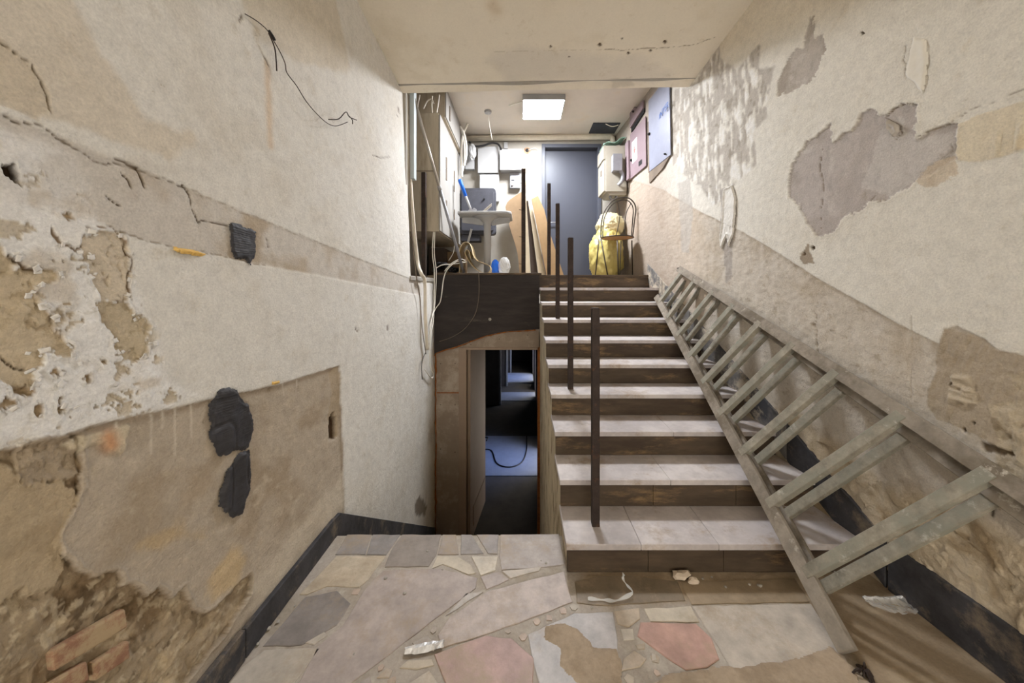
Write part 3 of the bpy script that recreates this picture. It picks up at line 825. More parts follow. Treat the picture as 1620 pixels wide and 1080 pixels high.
# loose grey drips hanging into the dado
for pts in ([(1137, 300), (1150, 296), (1164, 300), (1166, 330), (1164, 356), (1158, 376), (1156, 440), (1147, 450), (1144, 400), (1136, 372), (1142, 330)],):
    s2 = S.sd(pts, 0.01, 14, 4, 15); k2 = sstep(-0.001, 0.004, s2); S.paint(k2, (172, 164, 156), 0.9)
s2 = S.sd([(1072, 290), (1092, 280), (1096, 330), (1090, 400), (1078, 400), (1074, 340)], 0.01, 12, 4, 16); S.paint(sstep(0, 0.01, s2), (196, 190, 182), 0.7)
S.paint(sstep(3.2, 4.2, U), (150, 135, 121), 0.8)  # wall darkened towards the landing to hold down the lamp's brightness
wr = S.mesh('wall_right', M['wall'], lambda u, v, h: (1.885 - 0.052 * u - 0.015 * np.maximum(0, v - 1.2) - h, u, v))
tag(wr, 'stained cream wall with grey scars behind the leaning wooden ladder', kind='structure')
SR = S
mb = MB()
mb.add([(XR(d, z) + t, d, z) for t in (0.03, 0.2) for d in (-3.2, BACK_D + 0.2) for z in (-0.2, 4.3)], [(0, 1, 3, 2), (4, 6, 7, 5), (0, 4, 5, 1), (2, 3, 7, 6), (0, 2, 6, 4), (1, 5, 7, 3)])
mb.build('wall_core', M['plain_plaster'], wr)
def right_xyz(u, v, h):
    ui = np.clip(np.searchsorted(SR.us, u), 0, len(SR.us) - 1); vi = np.clip(np.searchsorted(SR.vs, v), 0, len(SR.vs) - 1)
    return (1.885 - 0.052 * u - 0.015 * np.maximum(0, v - 1.2) - h - SR.h[vi, ui], u, v)
def relief_r(name, pts, hmax, m, **kw):
    o = relief(name, uv_right, right_xyz, pts, hmax, m, wr, **kw)
    return o
relief_r('paint_flap', [(1146, 298), (1160, 292), (1166, 312), (1164, 345), (1160, 372), (1152, 390), (1150, 372), (1140, 394), (1138, 378), (1144, 340)], 0.004, M['flap'], hfun=lambda u, v, s: 0.012 * sstep(0.03, 0.0, s) + 0.004 * fbm(u, v, 20, 3, 2))
relief_r('paint_flap', [(1440, 76), (1445, 58), (1464, 64), (1468, 96), (1460, 150), (1446, 130), (1432, 118)], 0.002, mat('bulging_paint', (230, 225, 214), 0.85, var=0.1, scale=10, bump=0.2), hfun=lambda u, v, s: 0.004 * sstep(0.05, 0.0, s), step=0.005, off=0.0005)
relief_r('paint_flap', [(1402, 188), (1420, 196), (1424, 208), (1414, 218), (1402, 206)], 0.004, mat('loose_grey_paint', (190, 182, 172), 0.85), hfun=lambda u, v, s: 0.012 * sstep(0.03, 0.0, s))

# ------------------------------------------------------------------ lower ceiling (soffit)
def uv_sof(px, py):
    D = 3.0
    for _ in range(8):
        x = (px - CX) * D / F
        D = (zsof(D, x) - ZC) * F / (CY - py)
    return (px - CX) * D / F, D
us = np.arange(-1.26, 1.86, 0.010)
vs = np.concatenate([np.linspace(-3.2, 1.9, 14), np.arange(1.95, SOF_D, 0.008), [SOF_D]])
S = Surf(us, vs, uv_sof)
U, V = S.U, S.V
S.col[:] = lin((226, 216, 198))
S.paint(sstep(-0.1, 0.6, fbm(U, V, 1.3, 4, 301)), (218, 205, 182), 0.7)
S.paint(sstep(0.1, 0.6, fbm(U, V, 5, 5, 303)), (204, 190, 164), 0.3)
S.paint(sstep(0.0, 0.15, S.sd([(820, 62), (1010, 80), (1090, 110), (1060, 140), (800, 140), (760, 90)], 0.1, 5)), (206, 198, 186), 0.6)  # greyer past the kink: shading put into the ceiling colour
S.crack([(955, 78), (985, 79), (1030, 76), (1060, 75), (1092, 72), (1130, 60)], 0.004, 0.005, (132, 114, 92), 0.9)
S.crack([(780, 82), (870, 80), (955, 78)], 0.002, 0.001, (180, 166, 142), 0.6)
for x, y, r in ((871, 74, 3), (949, 71, 4), (994, 84, 3), (1029, 80, 3), (1052, 67, 4), (984, 61, 2), (900, 90, 2)):
    s2 = S.sd([(x - r, y), (x, y - r), (x + r, y), (x, y + r)], 0.004, 60); k2 = sstep(-0.001, 0.004, s2); S.paint(k2, (92, 76, 60)); S.h -= k2 * 0.008
S.paint(sstep(0, 0.03, S.sd([(964, 122), (1000, 120), (1010, 138), (966, 142)], 0.03, 12)), (178, 168, 152), 0.5)
S.paint(np.exp(-(S.line([(780, 10), (785, 16)], 0.01) / 0.05) ** 2), (196, 176, 146), 0.6)
S.h += 0.006 * fbm(U, V, 1.5, 2, 305)
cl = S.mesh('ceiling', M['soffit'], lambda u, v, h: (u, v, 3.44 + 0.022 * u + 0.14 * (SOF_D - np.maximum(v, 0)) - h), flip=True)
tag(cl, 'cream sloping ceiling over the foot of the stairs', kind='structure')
MB().prism([(-1.3, SOF_D, zsof(SOF_D, -1.3) + 0.012), (1.9, SOF_D, zsof(SOF_D, 1.9) + 0.012), (1.9, SOF_D, 4.3), (-1.3, SOF_D, 4.3)], (0, -0.12, 0)).build('edge_beam', M['plain_plaster'], cl)
MB().box(-1.7, 2.1, -3.2, SOF_D - 0.1, 4.05, 4.2).build('slab', M['plain_plaster'], cl)

# ------------------------------------------------------------------ floor and its stones
c4 = lambda x, y: (280 + x * 0.395, 820 + y * 0.395)
c5 = lambda x, y: (820 + x * 0.3704, 880 + y * 0.3704)
def uv_floor(px, py):
    p = floor_pt(px, py)
    return p.x, p.y
us = np.arange(-1.13, 1.88, 0.0075)
vs = np.concatenate([np.linspace(-3.2, 0.85, 16), np.arange(0.87, 2.0, 0.007), [EDGE_D]])
S = Surf(us, vs, uv_floor)
U, V = S.U, S.V
S.col[:] = lin((176, 166, 154))
S.paint(sstep(-0.1, 0.4, fbm(U, V, 6, 5, 401)), (160, 148, 130), 0.7)
S.paint(sstep(0.1, 0.5, fbm(U, V, 16, 5, 403)), (196, 188, 176), 0.5)
m = sstep(-0.02, 0.1, S.sd([(900, 880), (910, 965), (1250, 958), (1330, 1045), (1360, 1200), (2400, 1400), (1400, 860)], 0.06, 6))
S.paint(m, (152, 132, 106), 0.85)
S.paint(m * sstep(0.0, 0.4, fbm(U * 0.6, V, 9, 5, 405)), (188, 170, 144), 0.5)
S.paint(m * sstep(0.1, 0.4, fbm(U, V, 5, 5, 407)), (140, 120, 94), 0.5)
S.h += 0.0012 * fbm(U, V, 20, 4, 411)
fl = S.mesh('floor', M['mortar'], lambda u, v, h: (u, v, h), keep=lambda u, v: (u < XS + 0.012) | (v < D0 + 0.04))
tag(fl, 'dusty entrance floor of broken marble slabs', kind='structure')
MB().box(-1.3, 2.0, -3.2, D0 + 0.03, -0.2, -0.006).box(-1.3, XS, D0, EDGE_D - 0.002, -0.2, -0.006).build('floor_slab', M['concrete'], fl)

def objcol(o, c):
    c = tuple(0.62 * q + 0.38 * w_ for q, w_ in zip(c, (180, 170, 160)))
    o.color = tuple(lin(c)) + (1,)
def slab(pts, c, h=0.004, inset=0.003, conv=None, name='marble_slab', label=None):
    q = [floor_pt(*(conv(*p) if conv else p)) for p in pts]
    a = sum(q[i].x * q[(i + 1) % len(q)].y - q[(i + 1) % len(q)].x * q[i].y for i in range(len(q)))
    if a < 0: q = q[::-1]
    # roughen the broken edges a little
    r = []
    rnd = random.Random(int(abs(q[0].x * 1e4)) + len(q))
    for i in range(len(q)):
        p0, p1 = q[i], q[(i + 1) % len(q)]
        L = (p1 - p0).length
        n = max(1, int(L / 0.05))
        for j in range(n):
            p = p0.lerp(p1, j / n)
            d = (p1 - p0).normalized()
            if j: p = p + Vector((-d.y, d.x, 0)) * rnd.uniform(-0.003, 0.003)
            r.append(p)
    c0 = sum(r, Vector()) / len(r)
    mb = MB()
    n = len(r)
    top = [p + (c0 - p).normalized() * inset for p in r]
    mb.add([(p.x, p.y, -0.004) for p in r] + [(p.x, p.y, h - 0.002) for p in r] + [(p.x, p.y, h) for p in top],
           [tuple(range(2 * n, 3 * n))] + [(i, (i + 1) % n, n + (i + 1) % n, n + i) for i in range(n)] + [(n + i, n + (i + 1) % n, 2 * n + (i + 1) % n, 2 * n + i) for i in range(n)])
    o = mb.build(name, M['stone'], fl)
    objcol(o, c)
    return r
polys = []
SL4 = [
    ([(682, 66), (780, 66), (755, 146), (634, 146)], (126, 122, 122)),
    ([(784, 66), (895, 66), (850, 130), (838, 148), (760, 146)], (132, 128, 128)),
    ([(902, 66), (1058, 66), (1038, 148), (1008, 194), (832, 196), (858, 130)], (128, 118, 110)),
    ([(1064, 66), (1118, 66), (1128, 146), (1044, 146)], (140, 132, 128)),
    ([(1138, 66), (1180, 66), (1228, 142), (1136, 146)], (138, 132, 128)),
    ([(1200, 66), (1288, 66), (1284, 144), (1246, 142)], (140, 134, 132)),
    ([(1296, 66), (1530, 64), (1552, 186), (1440, 200), (1300, 208), (1290, 150)], (168, 158, 152)),
    ([(638, 152), (836, 152), (766, 246), (730, 276), (600, 274), (520, 306), (490, 306)], (206, 190, 162)),
    ([(514, 316), (640, 290), (694, 342), (640, 428), (500, 508), (344, 514)], (112, 106, 104)),
    ([(1042, 152), (1122, 152), (1176, 186), (1196, 222), (1168, 226), (1062, 184), (1018, 204)], (212, 200, 176)),
    ([(1178, 152), (1284, 152), (1276, 208), (1216, 230)], (220, 210, 190)),
    ([(1216, 236), (1290, 214), (1330, 246), (1240, 286)], (176, 162, 156)),
    ([(1300, 212), (1460, 196), (1450, 212), (1336, 242)], (196, 184, 168)),
    ([(826, 210), (1056, 202), (1204, 240), (1196, 280), (1060, 384), (860, 540), (700, 658), (560, 780), (430, 780), (560, 520), (664, 432), (748, 292)], (172, 158, 152)),
    ([(1246, 292), (1550, 214), (1584, 336), (1360, 424), (1060, 520), (1044, 470), (1090, 400)], (192, 176, 168)),
    ([(1076, 392), (1160, 300), (1226, 296), (1120, 366)], (186, 180, 174)),
    ([(258, 600), (350, 530), (520, 520), (572, 524), (470, 660), (400, 780), (120, 780)], (184, 176, 162)),
    ([(514, 500), (590, 456), (602, 470), (548, 508)], (200, 190, 174)),
    ([(1030, 546), (1240, 470), (1340, 482), (1432, 562), (1424, 700), (1440, 820), (1140, 820), (1066, 640)], (184, 142, 134)),
    ([(942, 500), (1000, 472), (1034, 500), (1030, 530), (960, 530)], (190, 178, 166)),
    ([(800, 640), (840, 600), (864, 610), (850, 640)], (196, 180, 160)),
    ([(890, 600), (920, 572), (1020, 566), (1030, 590), (960, 606)], (192, 178, 154)),
    ([(880, 690), (1010, 610), (1060, 680), (1120, 820), (760, 820)], (186, 176, 160)),
]
SL5 = [
    ([(536, 226), (736, 214), (774, 282), (564, 280)], (220, 208, 184)),
    ([(522, 284), (760, 290), (826, 352), (858, 440), (806, 476), (716, 488), (640, 440), (508, 342)], (194, 142, 126)),
    ([(742, 214), (1250, 205), (1330, 330), (1400, 440), (1500, 640), (1000, 640), (896, 462), (836, 360)], (194, 184, 170)),
    ([(410, 236), (516, 222), (520, 268), (470, 304), (424, 290)], (204, 184, 156)),
    ([(436, 312), (490, 310), (496, 356), (450, 360)], (208, 200, 184)),
    ([(500, 380), (540, 372), (542, 396), (510, 400)], (206, 198, 182)),
    ([(566, 414), (586, 416), (592, 446), (572, 448)], (204, 196, 182)),
    ([(450, 440), (496, 402), (548, 440), (520, 474), (440, 490)], (200, 184, 162)),
    ([(40, 336), (240, 244), (404, 240), (424, 360), (430, 520), (500, 640), (120, 640), (60, 440)], (190, 188, 190)),
    ([(520, 560), (660, 510), (880, 476), (980, 640), (540, 660)], (196, 180, 158)),
    ([(380, 212), (250, 200), (240, 110), (330, 86), (480, 82), (680, 110), (714, 190)], (104, 86, 60)),  # darkened slab: shadow of the first step painted into its colour
    ([(690, 110), (1180, 96), (1244, 196), (740, 206)], (124, 102, 70)),  # same step shadow, painted as a darker slab colour
]
for pts, c in SL4:
    polys.append(slab(pts, c, conv=c4))
for pts, c in SL5:
    polys.append(slab(pts, c, conv=c5))
def inside(p, poly):
    r = False
    for i in range(len(poly)):
        a, b = poly[i], poly[(i + 1) % len(poly)]
        if (a.y > p.y) != (b.y > p.y) and p.x < a.x + (p.y - a.y) / (b.y - a.y) * (b.x - a.x):
            r = not r
    return r
# broken chips in the wide joints
rnd = random.Random(3)
chips = []
tries = 0
while len(chips) < 70 and tries < 6000:
    tries += 1
    x, y = rnd.uniform(-0.8, 0.9), rnd.uniform(1.0, 1.97)
    if y > 1.6 and x > XS: continue
    if y > 1.62 and x > -0.3 and rnd.random() < 0.5: continue
    r = rnd.uniform(0.012, 0.032)
    if any(math.hypot(x - a, y - b) < r + q + 0.004 for a, b, q in chips): continue
    ring = [Vector((x + r * 1.1 * math.cos(t), y + r * 1.1 * math.sin(t), 0)) for t in np.linspace(0, 6.28, 9)[:-1]]
    if any(inside(p, q) for p in ring for q in polys): continue
    chips.append((x, y, r))
    n = rnd.randint(4, 6)
    a0 = rnd.random() * 6
    pts = [(x + r * rnd.uniform(0.7, 1.1) * math.cos(a0 + 6.283 * k / n), y + r * rnd.uniform(0.7, 1.1) * math.sin(a0 + 6.283 * k / n)) for k in range(n)]
    mb = MB().prism([(a, b, -0.003) for a, b in pts], (0, 0, 0.006))
    o = mb.build('stone_chip', M['stone'], fl)
    objcol(o, rnd.choice([(204, 192, 172), (186, 172, 158), (164, 152, 146), (196, 170, 150), (176, 168, 166)]))
# dried mud over the pale slab
def mud(pts, conv, hmax=0.004, seed=3):
    q = np.array([uv_floor(*conv(*p)) for p in pts])
    lo, hi = q.min(0) - 0.02, q.max(0) + 0.02
    R = Surf(np.arange(lo[0], hi[0], 0.006), np.arange(lo[1], hi[1], 0.006), lambda a, b: uv_floor(*conv(a, b)))
    s = R.sd(pts, 0.012, 20, 4, seed)
    R.h = 0.004 + np.minimum(s * 0.3, hmax) + 0.001 * fbm(R.U, R.V, 40, 3, 2)
    R.col[:] = lin((170, 152, 130))
    R.paint(sstep(0, 0.5, fbm(R.U, R.V, 14, 4, 9)), (150, 132, 110), 0.7)
    sc = 0.25 * (s[:-1, :-1] + s[1:, :-1] + s[:-1, 1:] + s[1:, 1:])
    return R.mesh('mud_patch', M['mortar'], lambda u, v, h: (u, v, h), keep=lambda u, v: sc > 0, parent=fl)
mud([(112, 300), (200, 288), (260, 320), (320, 390), (420, 398), (440, 470), (440, 560), (300, 600), (180, 470), (176, 400), (110, 350)], c5)
mud([(880, 476), (1100, 455), (1260, 420), (1340, 390), (1420, 470), (1520, 660), (700, 660), (560, 560), (640, 500), (720, 494)], c5, 0.003, 5)

# ------------------------------------------------------------------ stairs going up
stairs = empty('wall_stair', (0, 0, 0), 'concrete flight of ten worn stone steps rising to the landing', kind='structure')
prof = [(D0 + 0.03, -0.02)]
for k in range(10):
    d, z = D0 + 0.03 + k * STEP_D, Z0 + k * STEP_R - 0.03
    prof += [(d, z)]
    prof += [(d + STEP_D if k < 9 else LAND_D + 0.05, z)]
prof += [(LAND_D + 0.05, -1.95), (D0 + 0.03, -1.95)]
mb = MB()
n = len(prof)
mb.add([(XS, d, z) for d, z in prof] + [(XR(d) + 0.03, d, z) for d, z in prof], [tuple(range(n)), tuple(range(2 * n - 1, n - 1, -1))] + [((i + 1) % n, i, n + i, n + (i + 1) % n) for i in range(n)])
mb.build('stair_body', M['stringer'], stairs)
rnd = random.Random(5)
for k in range(9):
    d, z = D0 + k * STEP_D, Z0 + k * STEP_R
    d1 = d + STEP_D + 0.03
    xa, xb = XS - 0.012 + 0.006 * rnd.random(), 0
    cuts = {0: [0.62, 1.02], 1: [0.9], 2: [1.05]}.get(k, [])
    xs = [XS - 0.012] + cuts + [None]
    for a, b in zip(xs[:-1], xs[1:]):
        f0 = (b - 0.0012) if b is not None else XR(d) - 0.004
        f1 = (b - 0.0012) if b is not None else XR(d1) - 0.004
        mb = MB().add([(a, d, z - 0.032), (f0, d, z - 0.032), (f1, d1, z - 0.032), (a, d1, z - 0.032), (a, d, z), (f0, d, z), (f1, d1, z), (a, d1, z)],
                      [(3, 2, 1, 0), (4, 5, 6, 7), (0, 1, 5, 4), (1, 2, 6, 5), (2, 3, 7, 6), (3, 0, 4, 7)])
        mb.build('tread', M['tread'], stairs, bevel=0.004)
for k in range(10):
    d, z = D0 + 0.012 + k * STEP_D, Z0 + k * STEP_R
    zb = z - STEP_R + 0.001 if k else 0.002
    xs = [XS - 0.004] + {0: [0.66, 1.05], 1: [0.8, 1.3]}.get(k, []) + [XR(d) - 0.004]
    for a, b in zip(xs[:-1], xs[1:]):
        MB().box(a, b - 0.0015, d, d + 0.022, zb, z - 0.033).build('riser', M['riser'], stairs, bevel=0.002)

# ------------------------------------------------------------------ landing
land = empty('floor_landing', (0, 0, LAND_Z), 'landing floor at the top of the stairs', kind='structure')
MB().box(XS - 0.012, XR(LAND_D) - 0.004, LAND_D, LAND_D + 0.3, LAND_Z - 0.032, LAND_Z).build('nosing', M['riser'], land, bevel=0.004)
MB().box(RECESS_X, 1.62, LAND_D + 0.06, BACK_D + 0.25, LAND_Z - 0.25, LAND_Z - 0.004).build('landing_slab', M['concrete'], land)

wb = empty('wall_back', (0, BACK_D, LAND_Z), 'landing back wall with the grey door, pipe and white boxes', kind='structure')
DX0, DX1, DZ1 = P(857, 0, BACK_D).x, P(951, 0, BACK_D).x, P(0, 228, BACK_D).z
MB().box(RECESS_X - 0.2, DX0, BACK_D, BACK_D + 0.14, LAND_Z - 0.2, 4.1).build('wall_piece', M['plain_plaster'], wb)
MB().box(DX1, 1.9, BACK_D, BACK_D + 0.14, LAND_Z - 0.2, 4.1).build('wall_piece', M['plain_plaster'], wb)
MB().box(DX0, DX1, BACK_D, BACK_D + 0.14, DZ1, 4.1).build('wall_piece', M['plain_plaster'], wb)
w = MB().box(RECESS_X - 0.2, RECESS_X, 3.38, BACK_D + 0.14, 1.5, 4.1).build('wall_recess', M['plain_plaster'])
tag(w, 'recessed wall behind the tall electrical cabinets', kind='structure')
w = MB().box(-1.7, 2.0, SOF_D - 0.02, BACK_D + 0.3, CEIL_Z, CEIL_Z + 0.2).build('ceiling_landing', mat('landing_ceiling', (212, 202, 188), 0.9, var=0.1, scale=2.5, bump=0.1, dirt=(206, 188, 162), dscale=2.5, dlo=0.55, dhi=0.8))
tag(w, 'cream ceiling above the landing with the lit panel', kind='structure')

# door on the landing
d1 = empty('door_1', ((DX0 + DX1) / 2, BACK_D, LAND_Z), 'dark grey flush door closing the landing', kind='structure')
fw = 0.055
MB().box(DX0, DX0 + fw, BACK_D - 0.02, BACK_D + 0.15, LAND_Z, DZ1).build('door_frame', M['door_frame'], d1, bevel=0.004)
MB().box(DX1 - fw, DX1, BACK_D - 0.02, BACK_D + 0.15, LAND_Z, DZ1).build('door_frame', M['door_frame'], d1, bevel=0.004)
MB().box(DX0 + fw, DX1 - fw, BACK_D - 0.02, BACK_D + 0.15, DZ1 - 0.06, DZ1).build('door_frame', M['door_frame'], d1, bevel=0.004)
leaf = MB().box(DX0 + fw, DX1 - fw, BACK_D + 0.1, BACK_D + 0.14, LAND_Z + 0.005, DZ1 - 0.06).build('door_leaf', M['door'], d1, bevel=0.002)
hx = DX0 + fw + 0.07
hz = LAND_Z + 0.92
MB().tube([(hx, BACK_D + 0.1, hz), (hx, BACK_D + 0.05, hz), (hx + 0.01, BACK_D + 0.045, hz), (hx + 0.11, BACK_D + 0.045, hz)], 0.009).lathe([(0.025, -0.004), (0.025, 0.0)], (hx, BACK_D + 0.1, hz), 16, 'y').build('door_handle', M['grey_metal'], leaf, smooth=True)

# dark parapet wall over the cellar door with its arched lower edge
arch = [(680, 562), (689, 558), (706, 552), (725, 547), (745, 539), (768, 531), (785, 527), (802, 524), (828, 522), (858, 520.5)]
ap = [P(x, y, LAND_D - 0.04) for x, y in arch]
ap[0].x = -1.107
ap[-1].x = XS - 0.006
par = empty('wall_parapet', (-0.43, LAND_D, LAND_Z), 'dark brown parapet wall with arched lower edge over the cellar door', kind='structure')
MB().prism([(p.x, LAND_D - 0.04, p.z) for p in ap] + [(XS - 0.006, LAND_D - 0.04, LAND_Z - 0.002), (-1.107, LAND_D - 0.04, LAND_Z - 0.002)], (0, 0.1, 0)).build('parapet_face', M['parapet'], par)
MB().box(-1.12, XS + 0.02, LAND_D - 0.055, LAND_D + 0.07, LAND_Z - 0.004, LAND_Z + 0.024).build('coping', M['riser'], par, bevel=0.005)
MB().lathe([(0.0, -0.012), (0.018, -0.008), (0.02, 0.0)], P(775, 505, LAND_D - 0.042), 10, 'y').build('plug', M['plain_plaster'], par)
# foam bead along the arch and the jambs
rnd = random.Random(2)
bead = [(p.x, LAND_D - 0.035, p.z - 0.008) for p in ap]
pts = []
for a, b in zip(bead[:-1], bead[1:]):
    for t in (0, 0.25, 0.5, 0.75):
        v = Vector(a).lerp(Vector(b), t)
        pts.append(v + Vector((0, rnd.uniform(-0.004, 0.004), rnd.uniform(-0.005, 0.003))))
MB().tube(pts, [rnd.uniform(0.004, 0.011) for _ in pts], 6).build('foam_bead', M['foam'], par)

# cellar door in its plasterboard infill
d2 = empty('door_2', (-0.2, DOOR_D, CELLAR_Z), 'beige cellar door standing ajar in a plasterboard infill', kind='structure')
fz = P(0, 553, DOOR_D).z
ox0, ox1 = P(738, 0, DOOR_D).x, XS - 0.01
def apz(x):
    for a, b in zip(ap[:-1], ap[1:]):
        if a.x <= x <= b.x:
            return a.z + (b.z - a.z) * (x - a.x) / max(b.x - a.x, 1e-6)
    return ap[-1].z
px0 = P(690, 0, DOOR_D).x
zc_ = P(0, 621, DOOR_D).z
xp1 = P(726, 0, DOOR_D).x
MB().prism([(px0, DOOR_D, CELLAR_Z), (xp1, DOOR_D, CELLAR_Z), (xp1, DOOR_D, zc_ - 0.002), (px0, DOOR_D, zc_ - 0.002)], (0, 0.05, 0)).build('plasterboard_panel', M['board'], d2, bevel=0.002)
xs = np.linspace(px0, xp1, 5)
MB().prism([(px0, DOOR_D, zc_ + 0.002), (xp1, DOOR_D, zc_ + 0.002)] + [(x, DOOR_D, apz(x) + 0.02) for x in xs[::-1]], (0, 0.05, 0)).build('plasterboard_panel', M['board'], d2, bevel=0.002)
xs = np.linspace(xp1 + 0.004, ox1 + 0.0, 8)
MB().prism([(xp1 + 0.004, DOOR_D, fz + 0.03), (ox1, DOOR_D, fz + 0.03)] + [(x, DOOR_D, apz(x) + 0.02) for x in xs[::-1]], (0, 0.05, 0)).build('plasterboard_panel', M['board'], d2, bevel=0.002)
MB().box(xp1, ox0, DOOR_D - 0.015, DOOR_D + 0.09, CELLAR_Z, fz + 0.03).build('door_frame', M['door_beige'], d2, bevel=0.003)
MB().box(ox0, ox1, DOOR_D - 0.015, DOOR_D + 0.09, fz, fz + 0.03).build('door_frame', M['door_beige'], d2, bevel=0.003)
MB().box(ox1 - 0.02, ox1 + 0.02, DOOR_D - 0.015, DOOR_D + 0.09, CELLAR_Z, fz + 0.03).build('door_frame', M['foam'], d2)
pts = [(px0 - 0.004 + rnd.uniform(-0.006, 0.006), DOOR_D - 0.004, z) for z in np.arange(CELLAR_Z + 0.1, apz(px0), 0.06)]
MB().tube(pts, [rnd.uniform(0.005, 0.014) for _ in pts], 6).build('foam_bead', M['foam'], d2)
MB().box(px0 + 0.01, xp1, DOOR_D - 0.004, DOOR_D, zc_ - 0.006, zc_ + 0.006).build('foam_bead', M['foam'], d2)
MB().box(-1.2, px0 + 0.02, DOOR_D + 0.02, DOOR_D + 0.2, CELLAR_Z, 1.0).build('jamb', M['concrete'], d2)
for (x, y) in ((697, 575), (697, 640), (697, 710), (720, 575), (720, 640), (720, 715), (745, 545), (790, 536), (835, 530)):
    MB().lathe([(0.006, -0.002), (0.006, 0.0)], P(x, y, DOOR_D - 0.0005), 8, 'y').build('screw', M['steel'], d2)
hinge = Vector((ox0 + 0.005, DOOR_D + 0.05, CELLAR_Z + 0.01))
far = Vector((P(764, 0, 5.25).x, 5.25, CELLAR_Z + 0.01))
dv = (far - hinge); dl = dv.normalized()
nv = Vector((dl.y, -dl.x, 0))
leaf2 = MB().prism([hinge, far, far + nv * 0.04, hinge + nv * 0.04], (0, 0, fz - CELLAR_Z - 0.015)).build('door_leaf', M['door_beige'], d2, bevel=0.002)
a = hinge + dl * 0.12 + nv * 0.04; b = hinge + dl * 0.82 + nv * 0.04
MB().prism([a + Vector((0, 0, 0.14)), b + Vector((0, 0, 0.14)), b + Vector((0, 0, 0.40)), a + Vector((0, 0, 0.40))], nv * 0.012).build('kick_plate', M['door_beige'], leaf2, bevel=0.003)
hb = hinge + dl * 0.86 + nv * 0.04 + Vector((0, 0, 1.0))
MB().tube([hb, hb + nv * 0.04, hb + nv * 0.045 - dl * 0.11], 0.009).build('door_handle', M['black'], leaf2)

# stairs going down to the cellar
dn = empty('floor_cellar_stair', (-0.43, 3.0, -1.0), 'stone steps going down to the cellar door', kind='structure')
nst = 11
for k in range(nst):
    z = -(k + 1) * (-CELLAR_Z / nst)
    d = EDGE_D + k * 0.205
    MB().box(-1.12, XS, d, d + 0.235 if k < nst - 1 else DOOR_D + 0.1, z - 0.2, z).build('tread', M['concrete'], dn)
MB().box(-1.12, XS + 0.02, EDGE_D - 0.05, EDGE_D, -2.0, -0.01).build('riser', M['concrete'], dn)
# cellar passage: floor, walls, openings on the right that let cold daylight in
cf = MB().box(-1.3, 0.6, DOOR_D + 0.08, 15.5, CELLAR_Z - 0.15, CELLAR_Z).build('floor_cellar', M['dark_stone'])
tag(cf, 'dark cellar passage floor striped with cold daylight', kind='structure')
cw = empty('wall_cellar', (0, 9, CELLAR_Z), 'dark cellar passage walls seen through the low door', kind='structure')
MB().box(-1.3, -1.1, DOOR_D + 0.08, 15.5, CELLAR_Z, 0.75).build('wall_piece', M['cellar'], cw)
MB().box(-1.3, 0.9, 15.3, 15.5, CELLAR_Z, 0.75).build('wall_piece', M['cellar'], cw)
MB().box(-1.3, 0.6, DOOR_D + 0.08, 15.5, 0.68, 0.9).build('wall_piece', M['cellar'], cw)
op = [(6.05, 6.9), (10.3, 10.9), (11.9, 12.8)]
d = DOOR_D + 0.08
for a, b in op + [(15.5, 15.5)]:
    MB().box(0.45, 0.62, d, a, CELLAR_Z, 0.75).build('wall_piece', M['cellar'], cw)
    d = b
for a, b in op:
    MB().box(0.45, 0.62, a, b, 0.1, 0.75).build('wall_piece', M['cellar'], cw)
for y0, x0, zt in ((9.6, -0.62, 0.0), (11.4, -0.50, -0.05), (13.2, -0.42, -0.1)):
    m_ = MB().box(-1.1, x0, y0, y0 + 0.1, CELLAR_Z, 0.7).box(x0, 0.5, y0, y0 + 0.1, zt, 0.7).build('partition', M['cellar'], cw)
    MB().box(x0, x0 + 0.05, y0 - 0.03, y0 + 0.12, CELLAR_Z, zt).box(x0, 0.45, y0 - 0.03, y0 + 0.12, zt - 0.05, zt).build('door_frame', M['pale_frame_strip'], cw)
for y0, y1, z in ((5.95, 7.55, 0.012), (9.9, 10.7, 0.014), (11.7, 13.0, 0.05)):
    MB().box(-1.09, 0.44, y0, y1, CELLAR_Z, CELLAR_Z + z).build('painted_daylight_strip', M['pale_frame_strip'], cf, bevel=0.004)  # paler strips stand in for daylight bands on the floor
for a, b in op:
    ld = bpy.data.lights.new('cellar_daylight', 'AREA')
    ld.shape = 'RECTANGLE'; ld.size = b - a - 0.1; ld.size_y = 1.5
    ld.color = (0.05, 0.27, 1.0); ld.spread = math.radians(90); ld.energy = BLUE_POWER * (b - a)
    lo = bpy.data.objects.new('cellar_daylight', ld); COL.objects.link(lo)
    lo.location = (1.0, (a + b) / 2, -0.6)
    lo.rotation_euler = (0, math.radians(62), 0)
cab = MB().tube([floor_c for floor_c in [Vector((-0.85, 6.9, CELLAR_Z + 0.02)), Vector((-0.6, 6.85, CELLAR_Z + 0.02)), Vector((-0.45, 6.35, CELLAR_Z + 0.02)), Vector((-0.2, 6.22, CELLAR_Z + 0.02)), Vector((0.02, 6.4, CELLAR_Z + 0.02)), Vector((0.12, 6.9, CELLAR_Z + 0.02)), Vector((0.13, 7.6, CELLAR_Z + 0.02))]], 0.012, 6, 6).build('cellar_cable', M['black_wire'])
tag(cab, 'black cable curling across the blue-lit cellar floor', 'cable')

